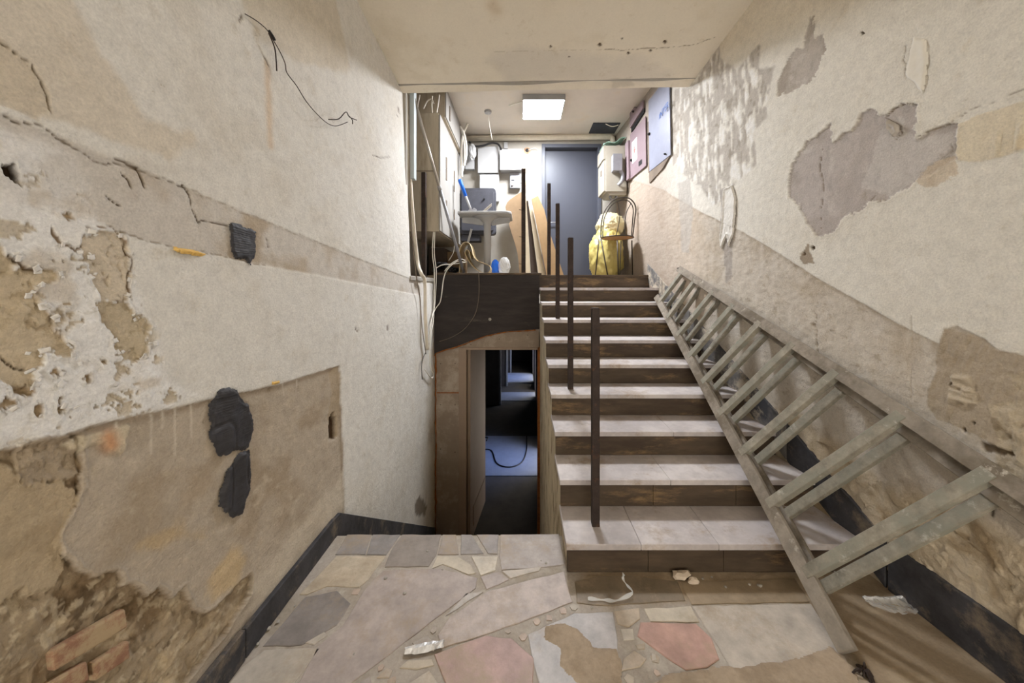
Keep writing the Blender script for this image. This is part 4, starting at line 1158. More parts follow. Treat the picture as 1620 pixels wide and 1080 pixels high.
# skirtings
bl = empty('baseboard_left', (-1.1, 1.0, 0), 'black stone skirting along the peeling wall', kind='structure')
MB().box(-1.112, -1.088, -3.0, 1.33, 0.002, 0.125).build('skirting_stone', M['skirt'], bl, bevel=0.004)
MB().box(-1.112, -1.090, 1.335, EDGE_D - 0.02, 0.002, 0.12).build('skirting_stone', M['skirt'], bl, bevel=0.004)
zs = lambda d, o: -0.80 * (d - EDGE_D) + o
MB().prism([(-1.112, EDGE_D - 0.018, 0.0), (-1.112, EDGE_D - 0.018, 0.115), (-1.112, EDGE_D + 0.04, 0.11), (-1.112, 4.3, zs(4.3, 0.13) + 0.12), (-1.112, 4.3, zs(4.3, 0.0) - 0.15), (-1.112, EDGE_D + 0.02, -0.1)], (0.02, 0, 0)).build('skirting_stone', M['skirt'], bl, bevel=0.003)
br = empty('baseboard_right', (1.8, 1.0, 0), 'worn black skirting along the right wall and up the stairs', kind='structure')
def strip(pts, m='skirt'):
    mb = MB()
    n = len(pts)
    mb.add([(XR(d) - 0.012 , d, z) for d, z in pts] + [(XR(d) + 0.01, d, z) for d, z in pts], [tuple(range(n)), tuple(range(2 * n - 1, n - 1, -1))] + [((i + 1) % n, i, n + i, n + (i + 1) % n) for i in range(n)])
    return mb.build('skirting_stone', M[m], br, bevel=0.004)
strip([(-3.0, 0.002), (1.20, 0.002), (1.20, 0.215), (-3.0, 0.215)])
strip([(1.205, 0.002), (1.64, 0.002), (1.64, 0.235), (1.205, 0.215)])
for k in range(0, 10, 2):
    d = D0 - 0.08 + k * STEP_D
    z = Z0 + k * STEP_R
    e = d + 2 * STEP_D - 0.006
    sl = STEP_R / STEP_D
    if k == 8: e = d + STEP_D * 1.4
    strip([(d, z - 0.15 if k else 0.002), (e, z - 0.15 + sl * (e - d)), (e, z + 0.085 + sl * (e - d)), (d, z + 0.085)], 'skirt' if k < 2 else 'skirt_worn')

# unseen wall added behind the camera, its low doorway shaped to flatten the fill
w = MB().box(-1.4, -1.0, -3.3, -3.1, -0.1, 4.1).box(1.75, 2.2, -3.3, -3.1, -0.1, 4.1).box(-1.3, 2.1, -3.3, -3.1, 2.35, 4.2).build('wall_unseen_rear', M['plain_plaster'])
tag(w, 'unseen rear wall whose low doorway shapes the fill light', kind='structure')

# ------------------------------------------------------------------ wooden stepladder leaning on the wall
LA, LB = Vector((1.300, 1.335, 0.03)), Vector((1.535, 3.80, 1.375))         # lower rail
UA, UB = Vector((1.735, 1.02, 0.715)), Vector((1.675, 3.56, 1.675))         # upper rail
lad = empty('stepladder', (1.5, 1.5, 0), 'weathered folded wooden stepladder lying along the stairs against the wall', 'ladder')
nrm = (LB - LA).cross(UA - LA).normalized()
if nrm.x < 0: nrm = -nrm
def rail(a, b, off, name='rail', w=0.032, h=0.068, m='wood_rail'):
    return MB().beam(a + nrm * off, b + nrm * off, h, w, up=nrm).build(name, M[m], lad, bevel=0.003)
rail(LA, LB, 0.0)
rail(UA, UB, 0.0)
BO = 0.085
UA2, UB2 = UA - Vector((0.03, 0.0, 0.06)), UB - Vector((0.0, 0.05, 0.02))
LA2, LB2 = LA + (LB - LA) * 0.10, LB - (LB - LA) * 0.06
MB().beam(LA2 + nrm * BO, LB2 + nrm * BO, 0.055, 0.03, up=nrm).build('rear_rail', M['wood_rail'], lad, bevel=0.003)
MB().beam(UA2 + nrm * 0.055, UB2 + nrm * 0.055, 0.055, 0.028, up=nrm).build('rear_rail', M['wood_rail'], lad, bevel=0.003)
Dup = [3.47, 3.23, 2.94, 2.67, 2.38, 2.10, 1.82, 1.515, 1.235]
def on(a, b, t): return a + (b - a) * t
for i, du in enumerate(Dup):
    tu = (du - UA.y) / (UB.y - UA.y)
    pu = on(UA, UB, tu)
    tl = (i / 8.0)
    pl = on(LA, LB, 0.955 - 0.865 * tl)
    ax = (pl - pu).normalized()
    MB().beam(pu, pl, 0.048, 0.036, up=nrm).build('rung', M['wood'], lad, bevel=0.003)
    sh = (LB - LA).normalized() * -0.03
    MB().beam(pu + nrm * 0.07 + sh, pl + nrm * BO + sh, 0.046, 0.026, up=nrm).build('rear_rung', M['wood'], lad, bevel=0.003)
# hinge plate at the top
MB().beam(UB - nrm * 0.02, UB + nrm * 0.08, 0.03, 0.006, up=(0, 0, 1)).build('hinge', M['steel'], lad)
# frayed rag at its foot
c = LA + Vector((0.012, -0.05, -0.02))
mb = MB()
rnd = random.Random(9)
for k in range(16):
    a = rnd.uniform(0, 6.28); r = rnd.uniform(0.02, 0.05)
    mb.tube([c, c + Vector((math.cos(a) * r * 0.5, math.sin(a) * r * 0.5, rnd.uniform(0, 0.02))), c + Vector((math.cos(a) * r, math.sin(a) * r, -0.006))], 0.004, 5, 3)
mb.build('frayed_string', M['steel'], lad)

# ------------------------------------------------------------------ railing posts
def post(px, D, X, z0, z1, label, w=0.042, pins=0, g_='steel railing posts left without a rail'):
    r = empty('railing_post', (X, D, z0), label, 'post', g_)
    MB().box(X - w / 2, X + w / 2, D - w / 2, D + w / 2, z0, z1).build('shaft', M['steel'], r, bevel=0.003)
    MB().box(X - w * 0.42, X + w * 0.42, D - w * 0.42, D + w * 0.42, z1, z1 + 0.003).build('cap', M['steel'], r)
    for k in range(pins):
        z = z0 + 0.12 + (z1 - z0 - 0.3) * k / max(1, pins - 1)
        MB().tube([(X - w / 2, D, z), (X - w / 2 - 0.03, D - 0.005, z + 0.004)], 0.004, 6).build('pin', M['steel'], r)
    return r
post(940, 1.875, 0.415, Z0, 1.36, 'rusty square railing post on the lowest stair step')
post(896, 2.745, 0.405, Z0 + 3 * STEP_R, Z0 + 3 * STEP_R + 1.23, 'rusty square railing post on the fourth step up')
post(880, 3.615, 0.395, Z0 + 6 * STEP_R, Z0 + 6 * STEP_R + 1.23, 'rusty square railing post on the seventh step up')
post(868, 4.48, 0.375, LAND_Z, LAND_Z + 1.22, 'rusty railing post at the top of the stairs before the grey door', 0.045)
post(828, 4.385, 0.035, LAND_Z + 0.024, 3.02, 'tall rusty post with pins on the parapet before the boards', 0.055, 4)
post(671, 3.88, -1.118, 1.592, 2.80, 'rusty post on the parapet end beside the electrical cabinet', 0.05)

# ------------------------------------------------------------------ landing: light, ceiling fittings
lx0, lx1 = P(828, 0, 4.6).x, P(889, 0, 4.6).x
lt = empty('ceiling_light', ((lx0 + lx1) / 2, 4.6, CEIL_Z), 'lit square white panel light on the landing ceiling', 'light')
MB().box(lx0 - 0.012, lx1 + 0.012, 4.335, 4.855, CEIL_Z - 0.05, CEIL_Z).box(lx0 - 0.012, lx0 - 0.001, 4.335, 4.855, CEIL_Z - 0.072, CEIL_Z - 0.05).box(lx1 + 0.001, lx1 + 0.012, 4.335, 4.855, CEIL_Z - 0.072, CEIL_Z - 0.05).box(lx0 - 0.001, lx1 + 0.001, 4.335, 4.347, CEIL_Z - 0.072, CEIL_Z - 0.05).box(lx0 - 0.001, lx1 + 0.001, 4.843, 4.855, CEIL_Z - 0.072, CEIL_Z - 0.05).build('housing', M['white_box'], lt)
MB().box(lx0, lx1, 4.348, 4.842, CEIL_Z - 0.07, CEIL_Z - 0.05).build('diffuser', M['light'], lt, bevel=0.006)
pd = P(772, 180, 4.75)
det = empty('pull_switch', (pd.x, 4.75, CEIL_Z), 'small white round pull switch with hanging cord on the ceiling', 'switch')
MB().lathe([(0.045, -0.03), (0.05, -0.012), (0.05, 0.0)], (pd.x, 4.75, CEIL_Z), 18).build('rose', M['white_box'], det, smooth=False)
MB().tube([(pd.x, 4.75, CEIL_Z - 0.03), (pd.x + 0.03, 4.78, CEIL_Z - 0.25), (pd.x + 0.055, 4.8, CEIL_Z - 0.38)], 0.003, 5, 4).build('cord', M['wire'], det)
tag(MB().tube([(pd.x + 0.3, 4.6, CEIL_Z - 0.004), (lx0, 4.5, CEIL_Z - 0.004)], 0.008, 6).build('ceiling_cable', M['wire']), 'white cable clipped to the ceiling beside the panel light', 'cable')
# pipe along the top of the back wall
pz = P(0, 219, BACK_D - 0.08).z
tag(MB().tube([P(738, 219, BACK_D - 0.06), P(965, 216, BACK_D - 0.06), P(969, 219, BACK_D - 0.06), P(970, 232, BACK_D - 0.06)], 0.045, 14).build('heating_pipe', M['pvc'], smooth=True), 'cream pipe running above the grey door', 'pipe')
# dark hatch in the ceiling
h0, h1 = P(936, 0, 5.2), P(978, 0, 5.2)
hat = empty('ceiling_hatch', (1.2, 5.25, CEIL_Z), 'dark opening with a loose wire in the ceiling above the door', 'hatch')
MB().box(h0.x, h1.x, 5.08, 5.42, CEIL_Z - 0.012, CEIL_Z - 0.001).build('hatch_plate', M['black_case'], hat)
MB().tube([P(958, 196, 5.0), P(968, 200, 5.02), P(978, 198, 5.03)], 0.006, 6, 4).build('wire', M['pvc'], hat)

# ------------------------------------------------------------------ landing: back wall boxes
def wallbox(name, x0, x1, y0, y1, D, depth, label, cat, m='white_box', group=None, lid=True, bev=0.006):
    a, b = P(x0, y1, D), P(x1, y0, D)
    r = empty(name, ((a.x + b.x) / 2, D, a.z), label, cat, group)
    MB().box(a.x, b.x, D + 0.012, BACK_D, a.z, b.z).build('body', M[m], r, bevel=bev)
    if lid:
        MB().box(a.x - 0.004, b.x + 0.004, D, D + 0.012, a.z - 0.004, b.z + 0.004).build('lid', M[m], r, bevel=bev)
    return r
G = 'white junction boxes on the back wall'
wallbox('junction_box', 756, 789, 232, 273, 5.42, 0.1, 'tall white junction box on the back wall under the black cable', 'box', group=G)
wallbox('junction_box', 791, 825, 236, 268, 5.36, 0.1, 'wide white junction box beside the top of the boards', 'box', group=G)
wallbox('junction_box', 759, 789, 276, 318, 5.44, 0.1, 'white junction box half hidden behind the black metal case', 'box', group=G)
wallbox('junction_box', 736, 750, 245, 267, 5.45, 0.1, 'small pale box below the tangled white cables', 'box', group=G)
kb = wallbox('key_safe', 807, 823, 273, 297, 5.46, 0.1, 'small grey key safe with dial on the back wall', 'key safe', m='grey_metal')
MB().lathe([(0.0, -0.03), (0.02, -0.028), (0.022, 0.0)], P(811, 292, 5.46), 12, 'y').build('dial', M['label_white'], kb)
MB().box(*(lambda p: (p.x, p.x + 0.05, 5.452, 5.46, p.z - 0.006, p.z + 0.006))(P(809, 285, 5.46))).build('slot', M['black'], kb)
sk = wallbox('wall_socket', 797, 803, 224, 234, 5.5, 0.05, 'tiny white socket above the wide junction box', 'socket', lid=False, bev=0.003)
# flaking hole right of the boxes
p = P(834, 238, BACK_D)
hole = empty('wall_outlet', (p.x, BACK_D, p.z), 'open broken wall outlet with stray wires beside the door frame', 'outlet')
MB().lathe([(0.05, -0.006), (0.055, 0.0)], p, 14, 'y').build('ring', M['brick'], hole)
MB().lathe([(0.03, -0.008), (0.034, 0.0)], p, 12, 'y').build('socket_core', M['black'], hole)
MB().tube([p, P(846, 234, BACK_D - 0.05), P(852, 238, BACK_D - 0.03)], 0.003, 5, 4).build('wire', M['wire'], hole)

# black cable across the boxes
tag(MB().tube([P(742, 224, 5.38), P(750, 231, 5.38), P(765, 230, 5.38), P(778, 226, 5.38), P(788, 228, 5.38), P(793, 236, 5.345)], 0.016, 8, 6).build('black_cable', M['black_wire'], smooth=True), 'thick black cable running over the white boxes', 'cable')
# charcoal case hung on the back wall
def rrect(x0, x1, z0, z1, r, n=5):
    out = []
    for cx, cz, a0 in ((x1 - r, z1 - r, 0), (x0 + r, z1 - r, 90), (x0 + r, z0 + r, 180), (x1 - r, z0 + r, 270)):
        for k in range(n + 1):
            a = math.radians(a0 + 90 * k / n)
            out.append((cx + r * math.cos(a), cz + r * math.sin(a)))
    return out
a, b = P(728, 370, 5.25), P(784, 297, 5.25)
cs = empty('equipment_case', ((a.x + b.x) / 2, 5.25, a.z), 'charcoal metal case with rounded corners behind the white pedestal', 'case')
MB().prism([(x, 5.27, z) for x, z in rrect(a.x, b.x, a.z, b.z, 0.05)], (0, 0.155, 0)).build('body', M['black_case'], cs)
MB().prism([(x, 5.24, z) for x, z in rrect(a.x + 0.02, b.x - 0.03, a.z + 0.05, b.z - 0.05, 0.03)], (0, 0.03, 0)).build('door', M['black_case'], cs, bevel=0.004)
MB().lathe([(0.012, -0.03), (0.014, 0)], P(766, 315, 5.24), 10, 'y').build('knob', M['black'], cs)
MB().prism([(x, 5.30, z) for x, z in rrect(a.x + 0.005, a.x + 0.3, a.z - 0.10, a.z - 0.005, 0.02)], (0, 0.24, 0)).build('lower_box', M['black_case'], cs)

# ------------------------------------------------------------------ white pedestal with tray top and the clutter on it
DP = 4.78
cxp = P(771, 0, DP).x
ped = empty('pedestal_table', (cxp, DP, LAND_Z), 'white pedestal table with tray top standing on the landing', 'table')
zt = P(0, 340, DP).z
MB().lathe([(0.055, 0.0), (0.05, 0.05), (0.05, zt - LAND_Z - 0.17), (0.06, zt - LAND_Z - 0.11), (0.11, zt - LAND_Z - 0.06), (0.22, zt - LAND_Z - 0.035)], (cxp, DP, LAND_Z), 24).build('column', M['white_box'], ped, smooth=True)
a, b = P(728, 0, DP), P(810, 0, DP)
top = MB().prism([(x, y, zt - 0.036) for x, y in rrect(a.x, b.x, DP - 0.26, DP + 0.3, 0.06)], (0, 0, 0.036)).build('tabletop', M['white_box'], ped, bevel=0.008)
for s_ in (-1, 1):
    x0 = cxp + s_ * 0.06; x1 = a.x + 0.03 if s_ < 0 else b.x - 0.03
    MB().prism([(x0, DP - 0.02, zt - 0.15), (x0, DP - 0.02, zt - 0.036), (x1, DP - 0.02, zt - 0.036), (x1, DP - 0.02, zt - 0.11)], (0, 0.03, 0)).build('bracket', M['white_box'], ped, bevel=0.004)
MB().beam(P(736, 400, DP), P(746, 362, DP), 0.03, 0.01, up=(0, 1, 0)).build('brace', M['white_box'], ped)
# blue handled scraper
a, b = P(727, 284, DP - 0.05), P(747, 337, DP - 0.05)
t = b - a
sq = empty('scraper', b, 'blue handled white scraper propped on the pedestal table', 'scraper')
MB().tube([a, a + t * 0.05, a + t * 0.5], [0.024, 0.03, 0.022], 10).build('grip', M['blue'], sq, smooth=True)
MB().tube([a + t * 0.5, a + t * 0.86], 0.017, 10).build('shaft', M['white_box'], sq, smooth=True)
MB().tube([a + t * 0.86, a + t * 0.95], 0.01, 8).build('neck', M['black'], sq)
MB().beam(P(741, 338, DP - 0.05), P(746, 330, DP - 0.05), 0.05, 0.02, up=(0, 1, 0)).beam(P(747, 338, DP - 0.05), P(752, 330, DP - 0.05), 0.05, 0.02, up=(0, 1, 0)).build('clamp', M['grey_metal'], sq, bevel=0.003)
tag(MB().beam(P(761, 338.5, DP - 0.1), P(777, 324, DP - 0.1), 0.03, 0.028, up=(0, 1, 0)).tube([P(761, 337, DP - 0.12), P(778, 322, DP - 0.12)], 0.008, 6).build('metal_lever', M['pole'], bevel=0.003), 'short pale metal lever lying tilted on the pedestal table', 'lever')
p = P(777, 340, DP)
tag(MB().box(p.x - 0.04, p.x + 0.04, DP - 0.08, DP, zt, zt + 0.036).build('small_carton', M['label_white'], bevel=0.004), 'little white carton on the pedestal tabletop', 'carton')
# blue plate in a clear bag
p = P(784, 0, 4.72)
pl = empty('blue_plate', (p.x, 4.72, LAND_Z), 'blue plastic plate in a clear bag at the foot of the pedestal', 'plate')
cz_ = P(0, 413, 4.72).z
po = MB().lathe([(0.0, -0.012), (0.06, -0.012), (0.115, 0.0), (0.055, 0.01)], (0, 0, 0), 22, 'y').build('plate', M['blue'])
po.data.transform(Matrix.Rotation(math.radians(62), 4, 'Z'))
po.parent = pl; po.location = (0, 0, 0.118)

def lump(name, c, r, m, parent=None, seed=0, amp=0.12, f=3.0, zmin=None, fine=0.03, lab=None):
    bm = bmesh.new()
    bmesh.ops.create_icosphere(bm, subdivisions=5, radius=1.0)
    vv = np.array([v.co[:] for v in bm.verts])
    d = amp * fbm(vv[:, 0] + vv[:, 2] * 0.7 + seed, vv[:, 1] - vv[:, 2] * 0.6 + seed * 2.1, f, 3, seed) + fine * np.abs(fbm(vv[:, 0] * 2 + seed, vv[:, 2] * 5 + vv[:, 1] * 3, f * 1.2, 3, seed + 7))
    vv = vv * (1 + d)[:, None] * np.array(r) + np.array(c)
    if zmin is not None:
        vv[:, 2] = np.maximum(vv[:, 2], zmin)
    for v, q in zip(bm.verts, vv): v.co = q
    me = bpy.data.meshes.new(name); bm.to_mesh(me); bm.free()
    return link_mesh(name, me, m, parent, smooth=True)
lump('bag', (p.x + 0.12, 4.76, LAND_Z + 0.14), (0.085, 0.06, 0.13), M['film'], pl, 4, zmin=LAND_Z)
# bent sheet of lino lying on the parapet
k3 = lambda x, y: (640 + x * 0.09877, 340 + y * 0.09877)
DL = 4.43
prof = [(880, 860), (890, 700), (880, 540), (900, 440), (960, 372), (1035, 385), (1075, 470), (1100, 580), (1160, 660), (1260, 700), (1350, 740), (1375, 800), (1330, 860), (1230, 850), (1120, 780), (1040, 680), (985, 580), (975, 520), (1010, 490), (1040, 530), (1060, 620)]
prof = [P(*k3(x, y), DL) for x, y in prof]
dz = (LAND_Z + 0.03) - min(q.z for q in prof)
mb = MB().ribbon([(q.x, q.z + dz) for q in prof], 0.007, DL - 0.02, DL + 0.26)
tag(mb.build('lino_offcut', M['linoleum'], smooth=False), 'rolled and folded tan lino offcut lying at the parapet edge', 'lino')
# black cable heap
hp = empty('cable_heap', P(712, 425, 4.6), 'heap of black hoses under the electrical cabinet', 'hose heap')
rnd = random.Random(21)
for k in range(7):
    pts = []
    for j in range(7):
        pts.append(Vector((P(687 + 5.6 * j + rnd.uniform(-3, 3), 0, 4.6).x, 4.6 + rnd.uniform(-0.12, 0.15), LAND_Z + 0.05 + abs(math.sin(j * 0.55 + 0.1)) * 0.10 + rnd.uniform(-0.02, 0.03))))
    MB().tube(pts, 0.02, 7, 5).build('hose', M['black_wire'], hp, smooth=True)

# ------------------------------------------------------------------ tall electrical cabinets on the left
xf = -0.955
cb = empty('electrical_cabinet', (-1.2, 4.75, 2.14), 'long cream electrical cabinet hung on the recessed wall', 'cabinet')
MB().box(RECESS_X + 0.004, xf - 0.02, 3.98, 5.5, 2.14, 3.54).build('body', M['cab_side'], cb, bevel=0.005)
for i, (y0, y1) in enumerate(((3.985, 4.48), (4.49, 4.98), (4.99, 5.495))):
    dr = MB().box(xf - 0.02, xf, y0, y1, 2.15, 3.53).build('door', M['cab_door'], cb, bevel=0.004)
    for zz in (2.45, 2.85, 3.0):
        MB().box(xf, xf + 0.008, y0 + 0.3, y0 + 0.34, zz, zz + 0.14).build('slot', M['slot'], dr)
MB().box(RECESS_X + 0.1, xf - 0.06, 3.975, 3.98, 2.85, 2.86).build('seam', M['slot'], cb)
cb2 = empty('upper_cabinet', (-1.2, 4.6, 3.55), 'grey upper cabinet above the long electrical cabinet', 'cabinet')
MB().box(RECESS_X + 0.004, -0.93, 4.12, 5.2, 3.56, CEIL_Z - 0.02).build('body', M['cab_side'], cb2, bevel=0.005)
MB().box(-0.93, -0.915, 4.125, 5.195, 3.57, CEIL_Z - 0.03).build('door', M['cab_door'], cb2, bevel=0.004)
MB().box(-0.915, -0.907, 4.3, 4.34, 3.62, 3.8).build('slot', M['slot'], cb2)
# brown boxes under the cabinet
bx = empty('wooden_crate', (-1.2, 5.2, LAND_Z), 'brown wooden crate under the long electrical cabinet', 'crate')
MB().box(-1.36, -1.12, 4.95, 5.4, LAND_Z, LAND_Z + 0.42).build('side_panel', M['dark_board'], bx, bevel=0.004)
MB().box(-1.115, -0.86, 5.1, 5.4, LAND_Z, LAND_Z + 0.38).build('front_panel', M['chip_brown'], bx, bevel=0.004)
# trunking and conduits at the wall end
tag(MB().box(P(650, 0, 3.5).x, P(657, 0, 3.5).x, 3.46, 3.54, P(0, 284, 3.5).z, 3.96).build('cable_trunking', mat('grey_trunking', (184, 192, 192), 0.5, var=0.1), bevel=0.004), 'grey square cable trunking in the corner under the ceiling', 'trunking')
def cable(name, pts, r, m, label, cat='cable', grp=None, seg=7, sm=6):
    o = MB().tube([P(x, y, min(d, (1.085 - r) * F / (CX - x)) if (y > 428 and x < 700) else d) for x, y, d in pts], r, seg, sm).build(name, M[m], smooth=True)
    return tag(o, label, cat, grp)
cable('conduit', [(645, 148, 3.49), (646, 230, 3.49), (652, 330, 3.52), (660, 410, 3.7), (666, 432, 4.1), (672, 446, 4.24), (673, 500, 4.25), (676, 553, 4.25)], 0.020, 'pvc', 'thick ivory conduit dropping from the ceiling past the parapet', 'conduit')
cable('conduit', [(643.5, 150, 3.42), (644, 300, 3.42), (645, 424, 3.42)], 0.009, 'pvc', 'thin ivory conduit along the wall end', 'conduit')
cable('conduit', [(647, 150, 3.42), (648, 250, 3.42), (651, 360, 3.44), (658, 432, 3.5), (664, 470, 4.2), (668, 520, 4.22), (674, 560, 4.22)], 0.0045, 'slot', 'thin dark cable hugging the wall end', 'cable')
G = 'loose white wires hanging over the parapet'
cable('loose_wire', [(688, 360, 4.0), (687, 400, 4.1), (690, 430, 4.24), (688, 480, 4.25), (683, 505, 4.25), (680, 535, 4.25), (679, 560, 4.24)], 0.006, 'wire', 'white wire hanging from the cabinet bottom to the door corner', 'wire', G)
cable('loose_wire', [(686, 362, 4.0), (684, 400, 4.1), (687, 432, 4.24), (686, 500, 4.25), (682, 530, 4.25), (680, 575, 4.24), (686, 592, 4.24), (683, 598, 4.24), (676, 590, 4.24), (672, 584, 4.24)], 0.006, 'wire', 'longest white wire with a looped end beside the door infill', 'wire', G)
cable('loose_wire', [(736, 415, 4.4), (722, 414, 4.35), (708, 426, 4.28), (702, 440, 4.25), (699, 462, 4.25), (696, 478, 4.25), (688, 490, 4.25), (682, 510, 4.25), (679, 545, 4.25)], 0.006, 'wire', 'white wire curving over the parapet from the lino', 'wire', G)
cable('loose_wire', [(690, 424, 4.4), (700, 419, 4.4), (722, 417, 4.4), (738, 414, 4.4)], 0.006, 'wire', 'short white wire on top of the black hoses', 'wire', G)
cable('loose_wire', [(703, 429, 4.36), (715, 416, 4.36), (728, 410, 4.36), (736, 412, 4.36)], 0.006, 'wire', 'white wire arched above the black hoses', 'wire', G)
cable('loose_wire', [(719, 388, 4.6), (717, 400, 4.6), (710, 412, 4.6)], 0.006, 'wire', 'white wire dropping from the cabinet corner', 'wire', G)
cable('loose_wire', [(673, 558, 4.22), (667, 575, 4.22), (668, 600, 4.22)], 0.004, 'black_wire', 'dark wire end hanging left of the door infill', 'wire')
cable('loose_wire', [(757, 429, 4.275), (758, 455, 4.275), (756, 480, 4.275), (750, 500, 4.275), (735, 520, 4.275), (715, 533, 4.275), (695, 540, 4.275)], 0.004, 'slot', 'grey wire looping across the dark parapet face', 'wire')
G = 'bundle of white cables at the cabinet end'
for k, pts in enumerate(([(728, 200, 5.05), (735, 215, 5.05), (738, 240, 5.05), (734, 262, 5.05)], [(740, 196, 5.1), (733, 212, 5.1), (730, 235, 5.1), (731, 280, 5.1)], [(728, 206, 5.15), (734, 222, 5.15), (735, 250, 5.15), (731, 272, 5.15)])):
    cable('white_cable', pts, 0.018, 'wire', ('white cable bowing out at the cabinet end, outermost of three', 'white cable bent upward at the cabinet end', 'white cable tucked against the cabinet end')[k], 'cable', G)
for k, pts in enumerate(([(664, 150, 3.9), (661, 165, 3.92), (660, 175, 3.95)], [(684, 152, 3.95), (683, 165, 3.95), (684, 178, 3.95)], [(695, 150, 3.96), (693, 165, 3.96), (691, 178, 3.96)], [(670, 172, 3.95), (676, 160, 3.94), (683, 157, 3.94), (686, 164, 3.94)])):
    cable('feed_wire', pts, 0.008, 'wire', ('wire bent at the long pole top above the cabinet', 'straight wire dropping onto the cabinet top', 'slanting wire near the front corner of the cabinet top', 'wire arching in a loop above the cabinet top')[k], 'wire', 'wires feeding the cabinet top')
# crumpled clear bag on the wall near the boxes
pb = P(746, 240, 5.35)
tag(lump('cable_bag', (pb.x, 5.36, pb.z), (0.07, 0.05, 0.13), mat('crumpled_foil', (186, 186, 186), 0.35, 0.1, var=0.35, scale=20, bump=0.9, bscale=25), None, 9, 0.2), 'crumpled grey foil bag hanging by the cables under the pipe', 'bag')
# long pole leaning
a, b = P(655, 156, 3.5), Vector((P(734, 0, 4.44).x, 4.44, LAND_Z + 0.025))
pole = empty('long_pole', b, 'long scuffed metal pole leaning across the electrical cabinet', 'pole')
MB().tube([a, a + (b - a) * 0.62], 0.016, 10).build('upper_tube', M['pole'], pole, smooth=True)
MB().tube([a + (b - a) * 0.45, b], 0.019, 10).build('lower_tube', M['grey_metal'], pole, smooth=True)
MB().tube([a + (b - a) * 0.44, a + (b - a) * 0.465], 0.024, 10).build('collar', M['white_box'], pole, smooth=True)

# ------------------------------------------------------------------ boards leaning by the tall post
k4 = lambda x, y: (780 + x * 0.2037, 220 + y * 0.2037)
def board(name, pts, D, th, m, label, tilt=0.0):
    q = [P(*k4(x, y), D) for x, y in pts]
    zb = min(p.z for p in q)
    q = [Vector((p.x, D + (p.z - zb) * tilt, p.z - zb + LAND_Z + 0.001)) for p in q]
    o = MB().prism(q, (0, th, 0)).build(name, M[m], bevel=0.002)
    return tag(o, label, 'board', 'boards leaning at the back of the landing')
board('leaning_board', [(214, 372), (250, 360), (252, 1040), (206, 1040), (198, 920), (188, 850), (164, 760), (140, 690), (118, 610), (108, 560), (96, 490), (108, 455), (130, 430)], 5.22, 0.012, 'chip_brown', 'brown board with a curved cut edge behind the tall post', 0.05)
board('leaning_board', [(244, 420), (262, 420), (292, 1040), (250, 1040)], 5.14, 0.02, 'chip_pale', 'narrow pale board right beside the tall post', 0.06)
board('leaning_board', [(262, 440), (276, 440), (352, 1040), (296, 1040)], 5.12, 0.02, 'dark_board', 'narrow dark board between the pale boards', 0.06)
board('leaning_board', [(232, 140), (246, 180), (300, 460), (412, 1040), (356, 1040), (268, 400)], 5.02, 0.02, 'chip_pale', 'long pale plank reaching up to the white boxes', 0.07)
board('leaning_board', [(300, 432), (352, 404), (402, 520), (430, 650), (440, 1045), (416, 1045)], 4.92, 0.016, 'chipboard', 'tan hardboard sheet with a torn top corner', 0.08)
board('leaning_board', [(440, 690), (500, 880), (552, 1045), (440, 1045)], 4.95, 0.016, 'chipboard', 'low tan board wedge in front of the grey door', 0.08)

# ------------------------------------------------------------------ right side of the landing
a, b = P(958, 303, 5.0), P(985, 230, 5.0)
XW = XR(5.2, 3) - 0.012
mt = empty('meter_cabinet', (1.4, 5.2, a.z), 'cream meter cabinet on the wall right of the grey door', 'cabinet')
MB().box(a.x, XW, 5.0, 5.38, a.z, b.z).build('body', M['cream_metal'], mt, bevel=0.006)
dl_ = MB().box(a.x - 0.025, a.x, 5.005, 5.37, a.z + 0.01, b.z - 0.22).build('door', M['cream_metal'], mt, bevel=0.004)
MB().box(a.x - 0.03, a.x - 0.025, 5.12, 5.19, a.z + 0.28, a.z + 0.36).build('window', M['slot'], dl_)
MB().prism([(a.x - 0.035, 5.0, b.z - 0.20), (a.x, 5.0, b.z - 0.20), (a.x, 5.0, b.z + 0.01), (a.x - 0.035, 5.0, b.z - 0.01)], (0, 0.38, 0)).build('flap', M['cream_metal'], mt, bevel=0.003)
MB().prism([(a.x + 0.02, 5.02, a.z), (XW, 5.02, a.z), (XW, 5.02, a.z - 0.04), (a.x + 0.06, 5.02, a.z - 0.04)], (0, 0.34, 0)).build('base', M['cream_metal'], mt)
a2, b2 = P(968, 272, 4.96), P(982, 246, 4.96)
jb = empty('grey_junction_box', (1.44, 4.97, a2.z), 'grey plastic junction box fixed to the side of the meter cabinet', 'box')
MB().box(a2.x, b2.x, 4.90, 4.998, a2.z, b2.z).build('body', M['grey_metal'], jb, bevel=0.008)
MB().box(a2.x - 0.004, b2.x + 0.004, 4.888, 4.90, a2.z - 0.004, b2.z + 0.004).build('lid', M['grey_metal'], jb, bevel=0.006)
MB().tube([P(981, 270, 4.94), P(985, 276, 4.94), P(984, 286, 4.94), P(978, 293, 4.97)], 0.028, 10, 5).build('elbow', M['grey_metal'], jb, smooth=True)
tag(MB().tube([P(965, 305, 5.1), P(965, 312, 5.1), P(970, 316, 5.1), P(975, 312, 5.1), P(975, 305, 5.1)], 0.02, 8, 5).build('drop_pipe', M['grey_metal'], smooth=True), 'short bent grey pipe under the meter cabinet', 'pipe')
